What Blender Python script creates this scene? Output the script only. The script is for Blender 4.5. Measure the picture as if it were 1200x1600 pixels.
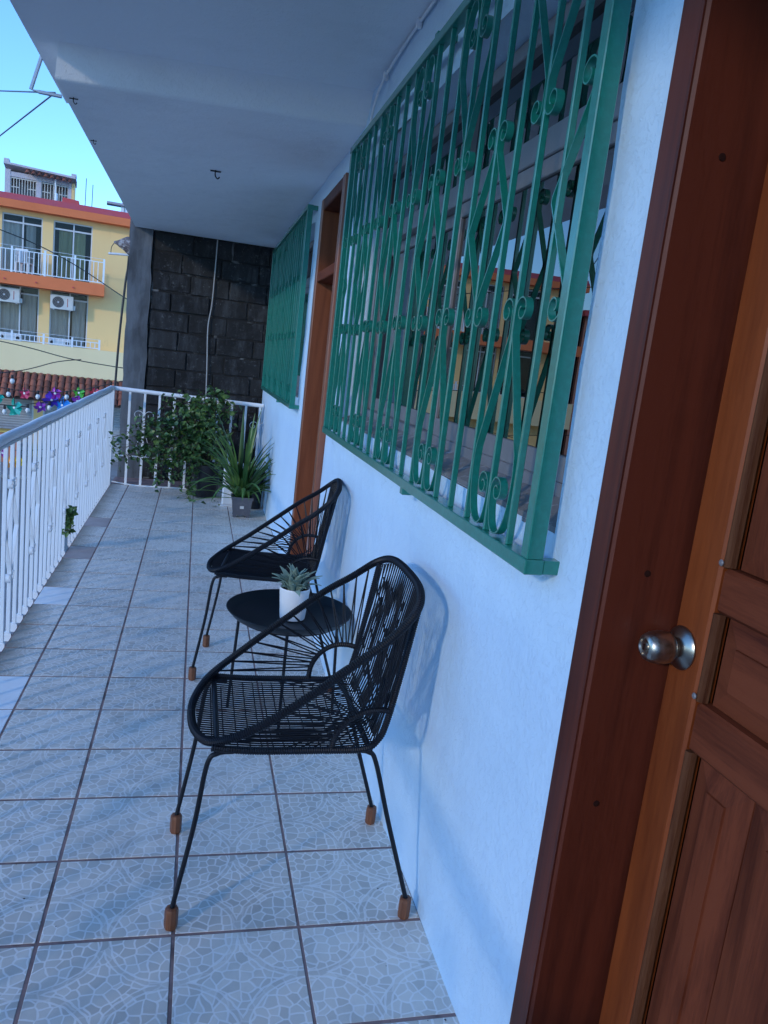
import bpy, math, random
from mathutils import Vector, Matrix
random.seed(7)
PI = math.pi
R = math.radians
for o in list(bpy.data.objects): bpy.data.objects.remove(o)
scene = bpy.context.scene
C = scene.collection

# ------------------------------------------------------------------ camera
CAMH = 1.5
ax = Vector((0.96665273, -0.22856456, 0.11550217))
fw = Vector((0.24697108, 0.95131705, -0.18439404)).normalized()
ax = (ax - fw * ax.dot(fw)).normalized()
up = (-fw).cross(ax).normalized()
cam = bpy.data.cameras.new('camera')
camo = bpy.data.objects.new('camera', cam)
C.objects.link(camo)
m = Matrix.Identity(4)
for i in range(3):
    m[i][0], m[i][1], m[i][2] = ax[i], up[i], -fw[i]
m[0][3], m[1][3], m[2][3] = 0, 0, CAMH
camo.matrix_world = m
cam.sensor_fit = 'VERTICAL'
cam.sensor_height = 36
cam.lens = 36 * 1195.8 / 1600
cam.clip_start = 0.05
cam.clip_end = 3000
scene.camera = camo

# ------------------------------------------------------------------ sky and sun
SUN_EL, SUN_AZ = R(18), R(222)          # azimuth of the direction towards the sun, from +X
w = bpy.data.worlds.new('World')
scene.world = w
w.use_nodes = True
nt = w.node_tree
sky = nt.nodes.new('ShaderNodeTexSky')
sky.sky_type = 'NISHITA'
sky.sun_disc = False
sky.sun_elevation = SUN_EL
sky.sun_rotation = PI / 2 - SUN_AZ
sky.air_density = 1.0
sky.dust_density = 0.0
sky.ozone_density = 7.5
nt.links.new(sky.outputs[0], nt.nodes['Background'].inputs[0])
nt.nodes['Background'].inputs[1].default_value = 0.15
sl = bpy.data.lights.new('sun', 'SUN')
sl.energy = 0.44
sl.angle = R(3.5)
sl.color = (1.0, 0.87, 0.70)
so = bpy.data.objects.new('sun', sl)
C.objects.link(so)
so.rotation_euler = (-Vector((math.cos(SUN_AZ) * math.cos(SUN_EL), math.sin(SUN_AZ) * math.cos(SUN_EL), math.sin(SUN_EL)))).to_track_quat('-Z', 'Y').to_euler()
vs = scene.view_settings
vs.view_transform = 'Standard'
vs.look = 'None'
vs.gamma = 1
vs.exposure = 1.42
scene.render.engine = 'CYCLES'

# ------------------------------------------------------------------ materials
def mat(name, col, rough=0.6, metal=0.0, var=None, bump=None, coat=0.0, spec=0.5, rand=0.0, stretch=(1, 1, 1), var2=None):
    """var=(scale, colour2, low, high, detail): noise patches of a second colour; bump=(scale, strength, distance); rand: brightness change per object"""
    M = bpy.data.materials.new(name)
    M.use_nodes = True
    T = M.node_tree
    N = T.nodes
    L = T.links
    b = N['Principled BSDF']
    b.inputs['Roughness'].default_value = rough
    b.inputs['Metallic'].default_value = metal
    b.inputs['Coat Weight'].default_value = coat
    b.inputs['Coat Roughness'].default_value = 0.15
    b.inputs['Specular IOR Level'].default_value = spec
    tc = N.new('ShaderNodeTexCoord')
    mp = N.new('ShaderNodeMapping')
    mp.inputs['Scale'].default_value = stretch
    L.new(tc.outputs['Object'], mp.inputs['Vector'])
    cur = None
    rgb = N.new('ShaderNodeRGB')
    rgb.outputs[0].default_value = (*col, 1)
    cur = rgb.outputs[0]
    for v in (var, var2):
        if not v: continue
        nz = N.new('ShaderNodeTexNoise')
        nz.inputs['Scale'].default_value = v[0]
        nz.inputs['Detail'].default_value = v[4] if len(v) > 4 else 5
        nz.inputs['Roughness'].default_value = 0.62
        L.new(mp.outputs[0], nz.inputs['Vector'])
        rp = N.new('ShaderNodeMapRange')
        rp.inputs[1].default_value = v[2]
        rp.inputs[2].default_value = v[3]
        L.new(nz.outputs[0], rp.inputs[0])
        mx = N.new('ShaderNodeMix')
        mx.data_type = 'RGBA'
        L.new(rp.outputs[0], mx.inputs[0])
        L.new(cur, mx.inputs[6])
        mx.inputs[7].default_value = (*v[1], 1)
        cur = mx.outputs[2]
    if rand:
        oi = N.new('ShaderNodeObjectInfo')
        rp = N.new('ShaderNodeMapRange')
        rp.inputs[3].default_value = 1 - rand
        rp.inputs[4].default_value = 1 + rand
        L.new(oi.outputs['Random'], rp.inputs[0])
        hs = N.new('ShaderNodeHueSaturation')
        L.new(rp.outputs[0], hs.inputs['Value'])
        L.new(cur, hs.inputs['Color'])
        cur = hs.outputs[0]
    L.new(cur, b.inputs['Base Color'])
    if bump:
        nz = N.new('ShaderNodeTexNoise')
        nz.inputs['Scale'].default_value = bump[0]
        nz.inputs['Detail'].default_value = 6
        L.new(mp.outputs[0], nz.inputs['Vector'])
        bp = N.new('ShaderNodeBump')
        bp.inputs['Strength'].default_value = bump[1]
        bp.inputs['Distance'].default_value = bump[2]
        L.new(nz.outputs[0], bp.inputs['Height'])
        L.new(bp.outputs[0], b.inputs['Normal'])
    return M

def wood(name, c1, c2, rough=0.35, axis=2, scale=9.0, coat=0.4, spec=.5):
    M = bpy.data.materials.new(name)
    M.use_nodes = True
    T = M.node_tree; N = T.nodes; L = T.links
    b = N['Principled BSDF']
    tc = N.new('ShaderNodeTexCoord')
    mp = N.new('ShaderNodeMapping')
    s = [scale] * 3
    s[axis] = scale * 0.07
    mp.inputs['Scale'].default_value = s
    L.new(tc.outputs['Object'], mp.inputs['Vector'])
    oi = N.new('ShaderNodeObjectInfo')
    ad = N.new('ShaderNodeVectorMath'); ad.operation = 'ADD'
    sc = N.new('ShaderNodeMath'); sc.operation = 'MULTIPLY'; sc.inputs[1].default_value = 37.0
    L.new(oi.outputs['Random'], sc.inputs[0])
    L.new(mp.outputs[0], ad.inputs[0]); L.new(sc.outputs[0], ad.inputs[1])
    n1 = N.new('ShaderNodeTexNoise'); n1.inputs['Scale'].default_value = 1.3; n1.inputs['Detail'].default_value = 4; n1.inputs['Distortion'].default_value = 1.2
    n2 = N.new('ShaderNodeTexNoise'); n2.inputs['Scale'].default_value = 17; n2.inputs['Detail'].default_value = 7; n2.inputs['Roughness'].default_value = .7
    L.new(ad.outputs[0], n1.inputs['Vector']); L.new(ad.outputs[0], n2.inputs['Vector'])
    mixf = N.new('ShaderNodeMath'); mixf.operation = 'MULTIPLY_ADD'; mixf.inputs[1].default_value = 0.5
    L.new(n2.outputs[0], mixf.inputs[0]); L.new(n1.outputs[0], mixf.inputs[2])
    rp = N.new('ShaderNodeMapRange'); rp.inputs[1].default_value = 0.50; rp.inputs[2].default_value = 0.86
    L.new(mixf.outputs[0], rp.inputs[0])
    mx = N.new('ShaderNodeMix'); mx.data_type = 'RGBA'
    mx.inputs[6].default_value = (*c1, 1); mx.inputs[7].default_value = (*c2, 1)
    L.new(rp.outputs[0], mx.inputs[0]); L.new(mx.outputs[2], b.inputs['Base Color'])
    b.inputs['Coat Weight'].default_value = coat; b.inputs['Coat Roughness'].default_value = 0.22; b.inputs['Specular IOR Level'].default_value = spec
    rr = N.new('ShaderNodeMapRange'); rr.inputs[3].default_value = rough - .08; rr.inputs[4].default_value = rough + .15
    L.new(n2.outputs[0], rr.inputs[0]); L.new(rr.outputs[0], b.inputs['Roughness'])
    bp = N.new('ShaderNodeBump'); bp.inputs['Strength'].default_value = 0.12; bp.inputs['Distance'].default_value = 0.002
    L.new(n2.outputs[0], bp.inputs['Height']); L.new(bp.outputs[0], b.inputs['Normal'])
    return M

def plaster(name, col, dirt, bscale=38, bstr=0.55, crack=.55):
    """rendered wall: trowelled coarse relief plus fine grain, a few scuffs"""
    M = mat(name, col, 0.62, var=(2.3, dirt, 0.52, 0.85, 7), spec=0.35)
    T = M.node_tree; N = T.nodes; L = T.links
    b = N['Principled BSDF']
    tc = N.new('ShaderNodeTexCoord')
    n1 = N.new('ShaderNodeTexNoise'); n1.inputs['Scale'].default_value = bscale; n1.inputs['Detail'].default_value = 5; n1.inputs['Roughness'].default_value = .65; n1.inputs['Distortion'].default_value = .6
    n2 = N.new('ShaderNodeTexNoise'); n2.inputs['Scale'].default_value = bscale * .12; n2.inputs['Detail'].default_value = 2
    n3 = N.new('ShaderNodeTexVoronoi'); n3.inputs['Scale'].default_value = bscale * .8
    for n in (n1, n2, n3): L.new(tc.outputs['Object'], n.inputs['Vector'])
    r1 = N.new('ShaderNodeMapRange'); r1.inputs[1].default_value = .5; r1.inputs[2].default_value = .72
    L.new(n1.outputs[0], r1.inputs[0])
    base = b.inputs['Base Color'].links[0].from_socket
    nw = N.new('ShaderNodeTexNoise'); nw.inputs['Scale'].default_value = 5; nw.inputs['Detail'].default_value = 5
    L.new(tc.outputs['Object'], nw.inputs['Vector'])
    vs_ = N.new('ShaderNodeVectorMath'); vs_.operation = 'SCALE'; vs_.inputs[3].default_value = .35; L.new(nw.outputs['Color'], vs_.inputs[0])
    va = N.new('ShaderNodeVectorMath'); va.operation = 'ADD'; L.new(tc.outputs['Object'], va.inputs[0]); L.new(vs_.outputs[0], va.inputs[1])
    ck = N.new('ShaderNodeTexVoronoi'); ck.feature = 'DISTANCE_TO_EDGE'; ck.inputs['Scale'].default_value = .75; L.new(va.outputs[0], ck.inputs['Vector'])
    c1 = N.new('ShaderNodeMapRange'); c1.inputs[1].default_value = .0005; c1.inputs[2].default_value = .0022; c1.inputs[3].default_value = 1; c1.inputs[4].default_value = 0; L.new(ck.outputs['Distance'], c1.inputs[0])
    nm = N.new('ShaderNodeTexNoise'); nm.inputs['Scale'].default_value = 1.7; L.new(tc.outputs['Object'], nm.inputs['Vector'])
    c2 = N.new('ShaderNodeMapRange'); c2.inputs[1].default_value = .55; c2.inputs[2].default_value = .66; c2.inputs[4].default_value = crack; L.new(nm.outputs[0], c2.inputs[0])
    cm = N.new('ShaderNodeMath'); cm.operation = 'MULTIPLY'; L.new(c1.outputs[0], cm.inputs[0]); L.new(c2.outputs[0], cm.inputs[1])
    mk = N.new('ShaderNodeMix'); mk.data_type = 'RGBA'; L.new(cm.outputs[0], mk.inputs[0]); L.new(base, mk.inputs[6]); mk.inputs[7].default_value = (dirt[0] * .45, dirt[1] * .45, dirt[2] * .45, 1)
    sp_ = N.new('ShaderNodeTexNoise'); sp_.inputs['Scale'].default_value = 13; sp_.inputs['Detail'].default_value = 8; sp_.inputs['Roughness'].default_value = .75; L.new(tc.outputs['Object'], sp_.inputs['Vector'])
    s1 = N.new('ShaderNodeMapRange'); s1.inputs[1].default_value = .68; s1.inputs[2].default_value = .74; s1.inputs[4].default_value = .5; L.new(sp_.outputs[0], s1.inputs[0])
    mk2 = N.new('ShaderNodeMix'); mk2.data_type = 'RGBA'; L.new(s1.outputs[0], mk2.inputs[0]); L.new(mk.outputs[2], mk2.inputs[6]); mk2.inputs[7].default_value = (dirt[0] * .6, dirt[1] * .58, dirt[2] * .55, 1)
    L.new(mk2.outputs[2], b.inputs['Base Color'])
    mm = N.new('ShaderNodeMath'); mm.operation = 'MULTIPLY_ADD'; mm.inputs[1].default_value = 5.0
    L.new(n2.outputs[0], mm.inputs[0]); L.new(r1.outputs[0], mm.inputs[2])
    bp = N.new('ShaderNodeBump'); bp.inputs['Strength'].default_value = bstr; bp.inputs['Distance'].default_value = 0.004
    L.new(mm.outputs[0], bp.inputs['Height']); L.new(bp.outputs[0], b.inputs['Normal'])
    return M

def tile_mat(name, base, line, stain):
    """glazed floor tile printed with crazy paving and double arcs about its corners; each tile has its origin at its centre"""
    M = bpy.data.materials.new(name); M.use_nodes = True
    T = M.node_tree; N = T.nodes; L = T.links
    b = N['Principled BSDF']
    def math_(op, a, c=None, d=None):
        n = N.new('ShaderNodeMath'); n.operation = op
        for i, v in enumerate((a, c, d)):
            if v is None: continue
            if isinstance(v, (int, float)): n.inputs[i].default_value = v
            else: L.new(v, n.inputs[i])
        return n.outputs[0]
    tc = N.new('ShaderNodeTexCoord'); oi = N.new('ShaderNodeObjectInfo'); geo = N.new('ShaderNodeNewGeometry')
    sp = N.new('ShaderNodeSeparateXYZ'); L.new(tc.outputs['Object'], sp.inputs[0])
    S = .325
    qx = math_('SUBTRACT', .5, math_('ABSOLUTE', math_('DIVIDE', sp.outputs[0], S)))
    qy = math_('SUBTRACT', .5, math_('ABSOLUTE', math_('DIVIDE', sp.outputs[1], S)))
    r = math_('SQRT', math_('ADD', math_('MULTIPLY', qx, qx), math_('MULTIPLY', qy, qy)))
    off = math_('MULTIPLY', math_('FLOOR', math_('MULTIPLY', oi.outputs['Random'], 5)), 1.37)
    ad = N.new('ShaderNodeVectorMath'); ad.operation = 'ADD'; L.new(tc.outputs['Object'], ad.inputs[0]); L.new(off, ad.inputs[1])
    nz = N.new('ShaderNodeTexNoise'); nz.inputs['Scale'].default_value = 22; nz.inputs['Detail'].default_value = 1
    L.new(ad.outputs[0], nz.inputs['Vector'])
    ws = N.new('ShaderNodeVectorMath'); ws.operation = 'SCALE'; ws.inputs[3].default_value = .018
    L.new(nz.outputs['Color'], ws.inputs[0])
    a2 = N.new('ShaderNodeVectorMath'); a2.operation = 'ADD'; L.new(ad.outputs[0], a2.inputs[0]); L.new(ws.outputs[0], a2.inputs[1])
    vo = N.new('ShaderNodeTexVoronoi'); vo.feature = 'DISTANCE_TO_EDGE'; vo.voronoi_dimensions = '2D'; vo.inputs['Scale'].default_value = 34; vo.inputs['Randomness'].default_value = .8
    L.new(a2.outputs[0], vo.inputs['Vector'])
    vc = N.new('ShaderNodeTexVoronoi'); vc.voronoi_dimensions = '2D'; vc.inputs['Scale'].default_value = 34; vc.inputs['Randomness'].default_value = .8
    L.new(a2.outputs[0], vc.inputs['Vector'])
    wob = math_('MULTIPLY_ADD', nz.outputs[0], .055, r)
    l1 = math_('LESS_THAN', math_('ABSOLUTE', math_('SUBTRACT', wob, .495)), .008)
    l2 = math_('LESS_THAN', math_('ABSOLUTE', math_('SUBTRACT', wob, .545)), .008)
    lv = N.new('ShaderNodeMapRange'); lv.inputs[1].default_value = .04; lv.inputs[2].default_value = .105; lv.inputs[3].default_value = 1; lv.inputs[4].default_value = 0
    L.new(vo.outputs['Distance'], lv.inputs[0])
    band = math_('LESS_THAN', math_('ABSOLUTE', math_('SUBTRACT', wob, .52)), .018)
    lvv = math_('MULTIPLY', lv.outputs[0], math_('SUBTRACT', 1, math_('MULTIPLY', band, .6)))
    ln = math_('MINIMUM', math_('ADD', math_('MULTIPLY', math_('ADD', l1, l2), .85), lvv), 1)
    # cell tone
    hs = N.new('ShaderNodeHueSaturation')
    sc = N.new('ShaderNodeSeparateColor'); L.new(vc.outputs['Color'], sc.inputs[0])
    L.new(math_('MULTIPLY_ADD', sc.outputs[0], .26, math_('MULTIPLY_ADD', oi.outputs['Random'], .16, .74)), hs.inputs['Value'])
    hs.inputs['Color'].default_value = (*base, 1)
    mx = N.new('ShaderNodeMix'); mx.data_type = 'RGBA'
    L.new(math_('MULTIPLY', ln, .72), mx.inputs[0]); L.new(hs.outputs[0], mx.inputs[6]); mx.inputs[7].default_value = (*line, 1)
    # damp brown stain that has crept in along the open edge of the balcony
    sw = N.new('ShaderNodeSeparateXYZ'); L.new(geo.outputs['Position'], sw.inputs[0])
    n4 = N.new('ShaderNodeTexNoise'); n4.inputs['Scale'].default_value = 6; n4.inputs['Detail'].default_value = 5
    L.new(geo.outputs['Position'], n4.inputs['Vector'])
    se = N.new('ShaderNodeMapRange'); se.inputs[1].default_value = -.675; se.inputs[2].default_value = -.80
    L.new(math_('MULTIPLY_ADD', n4.outputs[0], -.09, math_('ADD', sw.outputs[0], .04)), se.inputs[0])
    m2 = N.new('ShaderNodeMix'); m2.data_type = 'RGBA'
    L.new(math_('MULTIPLY', se.outputs[0], stain), m2.inputs[0]); L.new(mx.outputs[2], m2.inputs[6]); m2.inputs[7].default_value = (.13, .10, .06, 1)
    # faint worn dirt
    n5 = N.new('ShaderNodeTexNoise'); n5.inputs['Scale'].default_value = 3.1; n5.inputs['Detail'].default_value = 8; n5.inputs['Roughness'].default_value = .7
    L.new(geo.outputs['Position'], n5.inputs['Vector'])
    sd = N.new('ShaderNodeMapRange'); sd.inputs[1].default_value = .5; sd.inputs[2].default_value = .78; sd.inputs[4].default_value = .38
    L.new(n5.outputs[0], sd.inputs[0])
    m3 = N.new('ShaderNodeMix'); m3.data_type = 'RGBA'
    L.new(sd.outputs[0], m3.inputs[0]); L.new(m2.outputs[2], m3.inputs[6]); m3.inputs[7].default_value = (.2, .19, .18, 1)
    L.new(m3.outputs[2], b.inputs['Base Color'])
    rr = N.new('ShaderNodeMapRange'); rr.inputs[3].default_value = .32; rr.inputs[4].default_value = .58
    L.new(n5.outputs[0], rr.inputs[0]); L.new(rr.outputs[0], b.inputs['Roughness'])
    bp = N.new('ShaderNodeBump'); bp.inputs['Strength'].default_value = .12; bp.inputs['Distance'].default_value = .001; bp.invert = True
    L.new(ln, bp.inputs['Height']); L.new(bp.outputs[0], b.inputs['Normal'])
    return M

def grime(name):
    # block face blackened by mould: world-placed patches run across blocks, with pale lime runs and bare grey spots
    M = bpy.data.materials.new(name); M.use_nodes = True
    T = M.node_tree; N = T.nodes; L = T.links
    b = N['Principled BSDF']; b.inputs['Roughness'].default_value = .92
    geo = N.new('ShaderNodeNewGeometry'); oi = N.new('ShaderNodeObjectInfo')
    def noise(scale, det, st=(1, 1, 1), rough=.65):
        mp = N.new('ShaderNodeMapping'); mp.inputs['Scale'].default_value = st; L.new(geo.outputs['Position'], mp.inputs['Vector'])
        n = N.new('ShaderNodeTexNoise'); n.inputs['Scale'].default_value = scale; n.inputs['Detail'].default_value = det; n.inputs['Roughness'].default_value = rough
        L.new(mp.outputs[0], n.inputs['Vector']); return n.outputs[0]
    def ramp(v, lo, hi, mx=1.0):
        r = N.new('ShaderNodeMapRange'); r.inputs[1].default_value = lo; r.inputs[2].default_value = hi; r.inputs[4].default_value = mx; L.new(v, r.inputs[0]); return r.outputs[0]
    def mixc(f, a, c):
        m = N.new('ShaderNodeMix'); m.data_type = 'RGBA'; L.new(f, m.inputs[0])
        for i, v in ((6, a), (7, c)):
            if isinstance(v, tuple): m.inputs[i].default_value = (*v, 1)
            else: L.new(v, m.inputs[i])
        return m.outputs[2]
    c = mixc(ramp(noise(2.2, 6), .42, .68), (.007, .0075, .009), (.023, .024, .027))
    c = mixc(ramp(oi.outputs['Random'], .6, 1.0, .5), c, (.030, .031, .033))
    c = mixc(ramp(noise(7, 9, (1, 1, .25), .75), .50, .68, .75), c, (.062, .067, .074))
    c = mixc(ramp(noise(26, 8, (1, 1, 1), .8), .575, .67, .85), c, (.14, .15, .16))
    c = mixc(ramp(noise(3.1, 4, (1.4, 1, .5)), .56, .64, .9), c, (.011, .011, .012))
    L.new(c, b.inputs['Base Color'])
    bp = N.new('ShaderNodeBump'); bp.inputs['Strength'].default_value = .9; bp.inputs['Distance'].default_value = .006
    L.new(noise(60, 6), bp.inputs['Height']); L.new(bp.outputs[0], b.inputs['Normal'])
    return M
WHITE = plaster('cool_white_plaster', (.55, .72, .885), (.50, .66, .82), 75, .38, .35)
CEIL = plaster('ceiling_plaster', (.84, .86, .89), (.74, .76, .79), 60, .4, .06)
GREEN = mat('green_paint', (.004, .17, .130), .34, var=(60, (.007, .21, .165), .45, .7), var2=(35, (.05, .06, .04), .70, .76, 8), bump=(160, .3, .001), coat=.8)
RAILW = mat('white_rail_paint', (.82, .86, .90), .28, var=(14, (.62, .64, .65), .57, .8), bump=(120, .12, .001), coat=.3)
HANDW = mat('handrail_white_paint', (.90, .92, .94), .6, var=(22, (.82, .84, .86), .6, .8), spec=.2)
ROPE = mat('black_cord', (.0055, .0075, .013), .5, spec=.28)
BLACKM = mat('black_metal', (.006, .008, .013), .45, var=(30, (.012, .014, .018), .5, .7), spec=.3)
TRAY = mat('black_tray', (.008, .014, .020), .45, spec=.35, bump=(200, .1, .0005))
FOOT = wood('foot_wood', (.095, .030, .012), (.20, .072, .030), .5, 2, 40, .1)
FRAMEW = wood('dark_red_wood', (.040, .0070, .0038), (.105, .021, .0095), .5, coat=.05, spec=.3)
STILEW = wood('orange_wood', (.135, .027, .006), (.24, .054, .012), .5, coat=.05, spec=.3)
PANELW = wood('brown_wood', (.055, .0110, .0050), (.16, .039, .0165), .6, coat=.0, spec=.14, scale=13)
PANELH = wood('brown_wood_across', (.065, .0135, .006), (.17, .042, .0180), .6, 1, coat=.0, spec=.14, scale=13)
BEADW = wood('worn_bead_wood', (.055, .016, .007), (.115, .046, .022), .7, scale=30, coat=.0, spec=.1)
GROOVE = mat('dark_groove', (.022, .006, .004), .8, spec=.2)
BRASS = mat('aged_brass', (.52, .50, .45), .3, 1.0, var=(60, (.3, .27, .21), .45, .7))
BRASSD = mat('dark_brass', (.32, .305, .27), .28, 1.0)
ALU = mat('grey_aluminium', (.20, .195, .21), .5, .2, var=(20, (.24, .23, .24), .5, .75))
ALUW = mat('pale_aluminium', (.62, .64, .66), .45, .1)
GROUT = mat('brown_grout', (.30, .20, .185), .85, var=(9, (.10, .07, .068), .46, .70, 8), bump=(80, .5, .002))
CONC = mat('grey_concrete', (.125, .14, .16), .85, var=(6, (.035, .036, .039), .42, .70, 12), var2=(3.0, (.19, .215, .245), .55, .72, 7), bump=(45, .6, .006), stretch=(1, 1, .28))
BLOCK = grime('blackened_block')
MORTAR = mat('old_mortar', (.014, .014, .015), .95, var=(5, (.17, .175, .18), .56, .66, 9), bump=(60, .8, .008))
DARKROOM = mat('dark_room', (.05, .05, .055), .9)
CABLEW = mat('pale_cable', (.42, .42, .42), .6)
CABLEB = mat('black_cable', (.03, .03, .032), .6)
CABLEL = mat('grey_blue_cable', (.10, .13, .18), .6)
SOIL = mat('soil', (.035, .025, .018), .95, bump=(80, 1, .01))
POTB = mat('black_plastic', (.014, .015, .02), .45)
POTG = mat('grey_plastic', (.10, .10, .12), .5, var=(30, (.14, .14, .155), .5, .75))
POTW = mat('white_ceramic', (.78, .80, .82), .35)
WPLASTIC = mat('white_plastic', (.72, .74, .76), .4)
LEAFD = mat('bush_leaf', (.036, .095, .024), .45, rand=0, var=(16, (.13, .22, .05), .48, .64), var2=(9, (.16, .13, .05), .66, .72), spec=.5)
LEAFS = mat('strap_leaf', (.075, .16, .040), .42, rand=.35, var=(6, (.13, .23, .06), .45, .7), var2=(7, (.20, .16, .06), .66, .74), spec=.5)
LEAFG = mat('succulent_leaf', (.20, .29, .24), .6, rand=.18, var=(40, (.26, .35, .28), .45, .7))
STEM = mat('twig', (.10, .075, .05), .85)
STICK = mat('pale_sticker', (.6, .6, .6), .6)

def glass_mat(name, tint, refl, rough=0.0, dark=(.35, .38, .42), ior=1.6):
    M = bpy.data.materials.new(name); M.use_nodes = True
    T = M.node_tree; N = T.nodes; L = T.links
    N.remove(N['Principled BSDF'])
    g = N.new('ShaderNodeBsdfGlossy'); g.inputs['Roughness'].default_value = rough; g.inputs['Color'].default_value = (*tint, 1)
    t = N.new('ShaderNodeBsdfTransparent'); t.inputs['Color'].default_value = (*dark, 1)
    fr = N.new('ShaderNodeFresnel'); fr.inputs['IOR'].default_value = ior
    ma = N.new('ShaderNodeMath'); ma.operation = 'MULTIPLY_ADD'; ma.inputs[1].default_value = 1 - refl; ma.inputs[2].default_value = refl
    L.new(fr.outputs[0], ma.inputs[0])
    mx = N.new('ShaderNodeMixShader'); L.new(ma.outputs[0], mx.inputs[0]); L.new(t.outputs[0], mx.inputs[1]); L.new(g.outputs[0], mx.inputs[2])
    L.new(mx.outputs[0], N['Material Output'].inputs[0])
    return M
GLASS = glass_mat('tinted_window_glass', (.92, .92, .92), .16, dark=(.12, .13, .16))
GLASSF = glass_mat('far_window_glass', (.9, .9, .9), .0, .02, (.86, .86, .86), 1.25)

# ------------------------------------------------------------------ mesh helpers
class MB:
    def __init__(s): s.v = []; s.f = []
    def quad_grid(s, rows, closed_u=False, closed_v=False, cap=False):
        """rows of equal length joined into quads"""
        b = len(s.v); n = len(rows[0])
        for r in rows: s.v += [tuple(p) for p in r]
        R_ = len(rows)
        for i in range(R_ if closed_v else R_ - 1):
            j2 = (i + 1) % R_
            for k in range(n if closed_u else n - 1):
                k2 = (k + 1) % n
                s.f.append((b + i * n + k, b + i * n + k2, b + j2 * n + k2, b + j2 * n + k))
        if cap and not closed_v:
            s.f.append(tuple(b + k for k in reversed(range(n))))
            s.f.append(tuple(b + (R_ - 1) * n + k for k in range(n)))
        return s
    def box(s, x0, x1, y0, y1, z0, z1, bev=0.0):
        if bev <= 0:
            b = len(s.v)
            s.v += [(x, y, z) for z in (z0, z1) for (x, y) in ((x0, y0), (x1, y0), (x1, y1), (x0, y1))]
            s.f += [(b + 3, b + 2, b + 1, b), (b + 4, b + 5, b + 6, b + 7)] + [(b + i, b + (i + 1) % 4, b + 4 + (i + 1) % 4, b + 4 + i) for i in range(4)]
            return s
        e = min(bev, (x1 - x0) / 2.01, (y1 - y0) / 2.01, (z1 - z0) / 2.01)
        def ring(ix, iy, z):
            c = min(e, e)
            X0, X1, Y0, Y1 = x0 + ix, x1 - ix, y0 + iy, y1 - iy
            return [(X0 + c, Y0, z), (X1 - c, Y0, z), (X1, Y0 + c, z), (X1, Y1 - c, z), (X1 - c, Y1, z), (X0 + c, Y1, z), (X0, Y1 - c, z), (X0, Y0 + c, z)]
        def ringin(z):
            X0, X1, Y0, Y1 = x0 + e, x1 - e, y0 + e, y1 - e
            d = e * .01
            return [(X0 + d, Y0, z), (X1 - d, Y0, z), (X1, Y0 + d, z), (X1, Y1 - d, z), (X1 - d, Y1, z), (X0 + d, Y1, z), (X0, Y1 - d, z), (X0, Y0 + d, z)]
        return s.quad_grid([ringin(z0), ring(0, 0, z0 + e), ring(0, 0, z1 - e), ringin(z1)], closed_u=True, cap=True)
    def tube(s, pts, r, n=8, closed=False, rfun=None, cap=True, flat=1.0):
        pts = [Vector(p) for p in pts]
        N_ = len(pts)
        T = []
        for i in range(N_):
            a = pts[(i - 1) % N_] if (closed or i > 0) else pts[0]
            c = pts[(i + 1) % N_] if (closed or i < N_ - 1) else pts[-1]
            t = (c - a)
            T.append(t.normalized() if t.length > 1e-9 else Vector((0, 0, 1)))
        ref = Vector((0, 0, 1)) if abs(T[0].z) < .9 else Vector((1, 0, 0))
        u = (ref - T[0] * ref.dot(T[0])).normalized()
        rows = []
        for i in range(N_):
            u = (u - T[i] * u.dot(T[i]))
            u = u.normalized() if u.length > 1e-6 else T[i].orthogonal().normalized()
            v = T[i].cross(u)
            rr = rfun(i) if rfun else (r[i] if isinstance(r, (list, tuple)) else r)
            rows.append([pts[i] + (u * math.cos(a) + v * math.sin(a) * flat) * rr for a in [2 * PI * k / n for k in range(n)]])
        return s.quad_grid(rows, closed_u=True, closed_v=closed, cap=cap and not closed)
    def lathe(s, prof, c=(0, 0, 0), n=28, axis='z'):
        rows = []
        for r_, z in prof:
            row = []
            for k in range(n):
                a = 2 * PI * k / n
                p = (r_ * math.cos(a), r_ * math.sin(a), z)
                if axis == 'x': p = (p[2], p[0], p[1])
                row.append((p[0] + c[0], p[1] + c[1], p[2] + c[2]))
            rows.append(row)
        return s.quad_grid(rows, closed_u=True, cap=True)
    def ribbon(s, path, d0, d1, t, to3):
        """flat bar bent on edge: path in 2D, solid between depths d0,d1; to3(a, b, depth)"""
        rows = []
        n = len(path)
        for i in range(n):
            a = path[max(0, i - 1)]; c = path[min(n - 1, i + 1)]
            dx, dz = c[0] - a[0], c[1] - a[1]
            l = math.hypot(dx, dz) or 1
            nx, nz = -dz / l * t / 2, dx / l * t / 2
            p = path[i]
            rows.append([to3(p[0] + nx, p[1] + nz, d0), to3(p[0] + nx, p[1] + nz, d1), to3(p[0] - nx, p[1] - nz, d1), to3(p[0] - nx, p[1] - nz, d0)])
        return s.quad_grid(rows, closed_u=True, cap=True)
    def mesh(s, name):
        me = bpy.data.meshes.new(name)
        me.from_pydata([tuple(v) for v in s.v], [], s.f)
        me.validate(); me.update()
        return me
    def obj(s, name, material, parent=None, smooth=False, loc=None):
        me = s.mesh(name)
        return obj(name, me, material, parent, smooth, loc)

def fixn(me):
    import bmesh
    b = bmesh.new(); b.from_mesh(me); bmesh.ops.recalc_face_normals(b, faces=b.faces); b.to_mesh(me); b.free()

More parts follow.
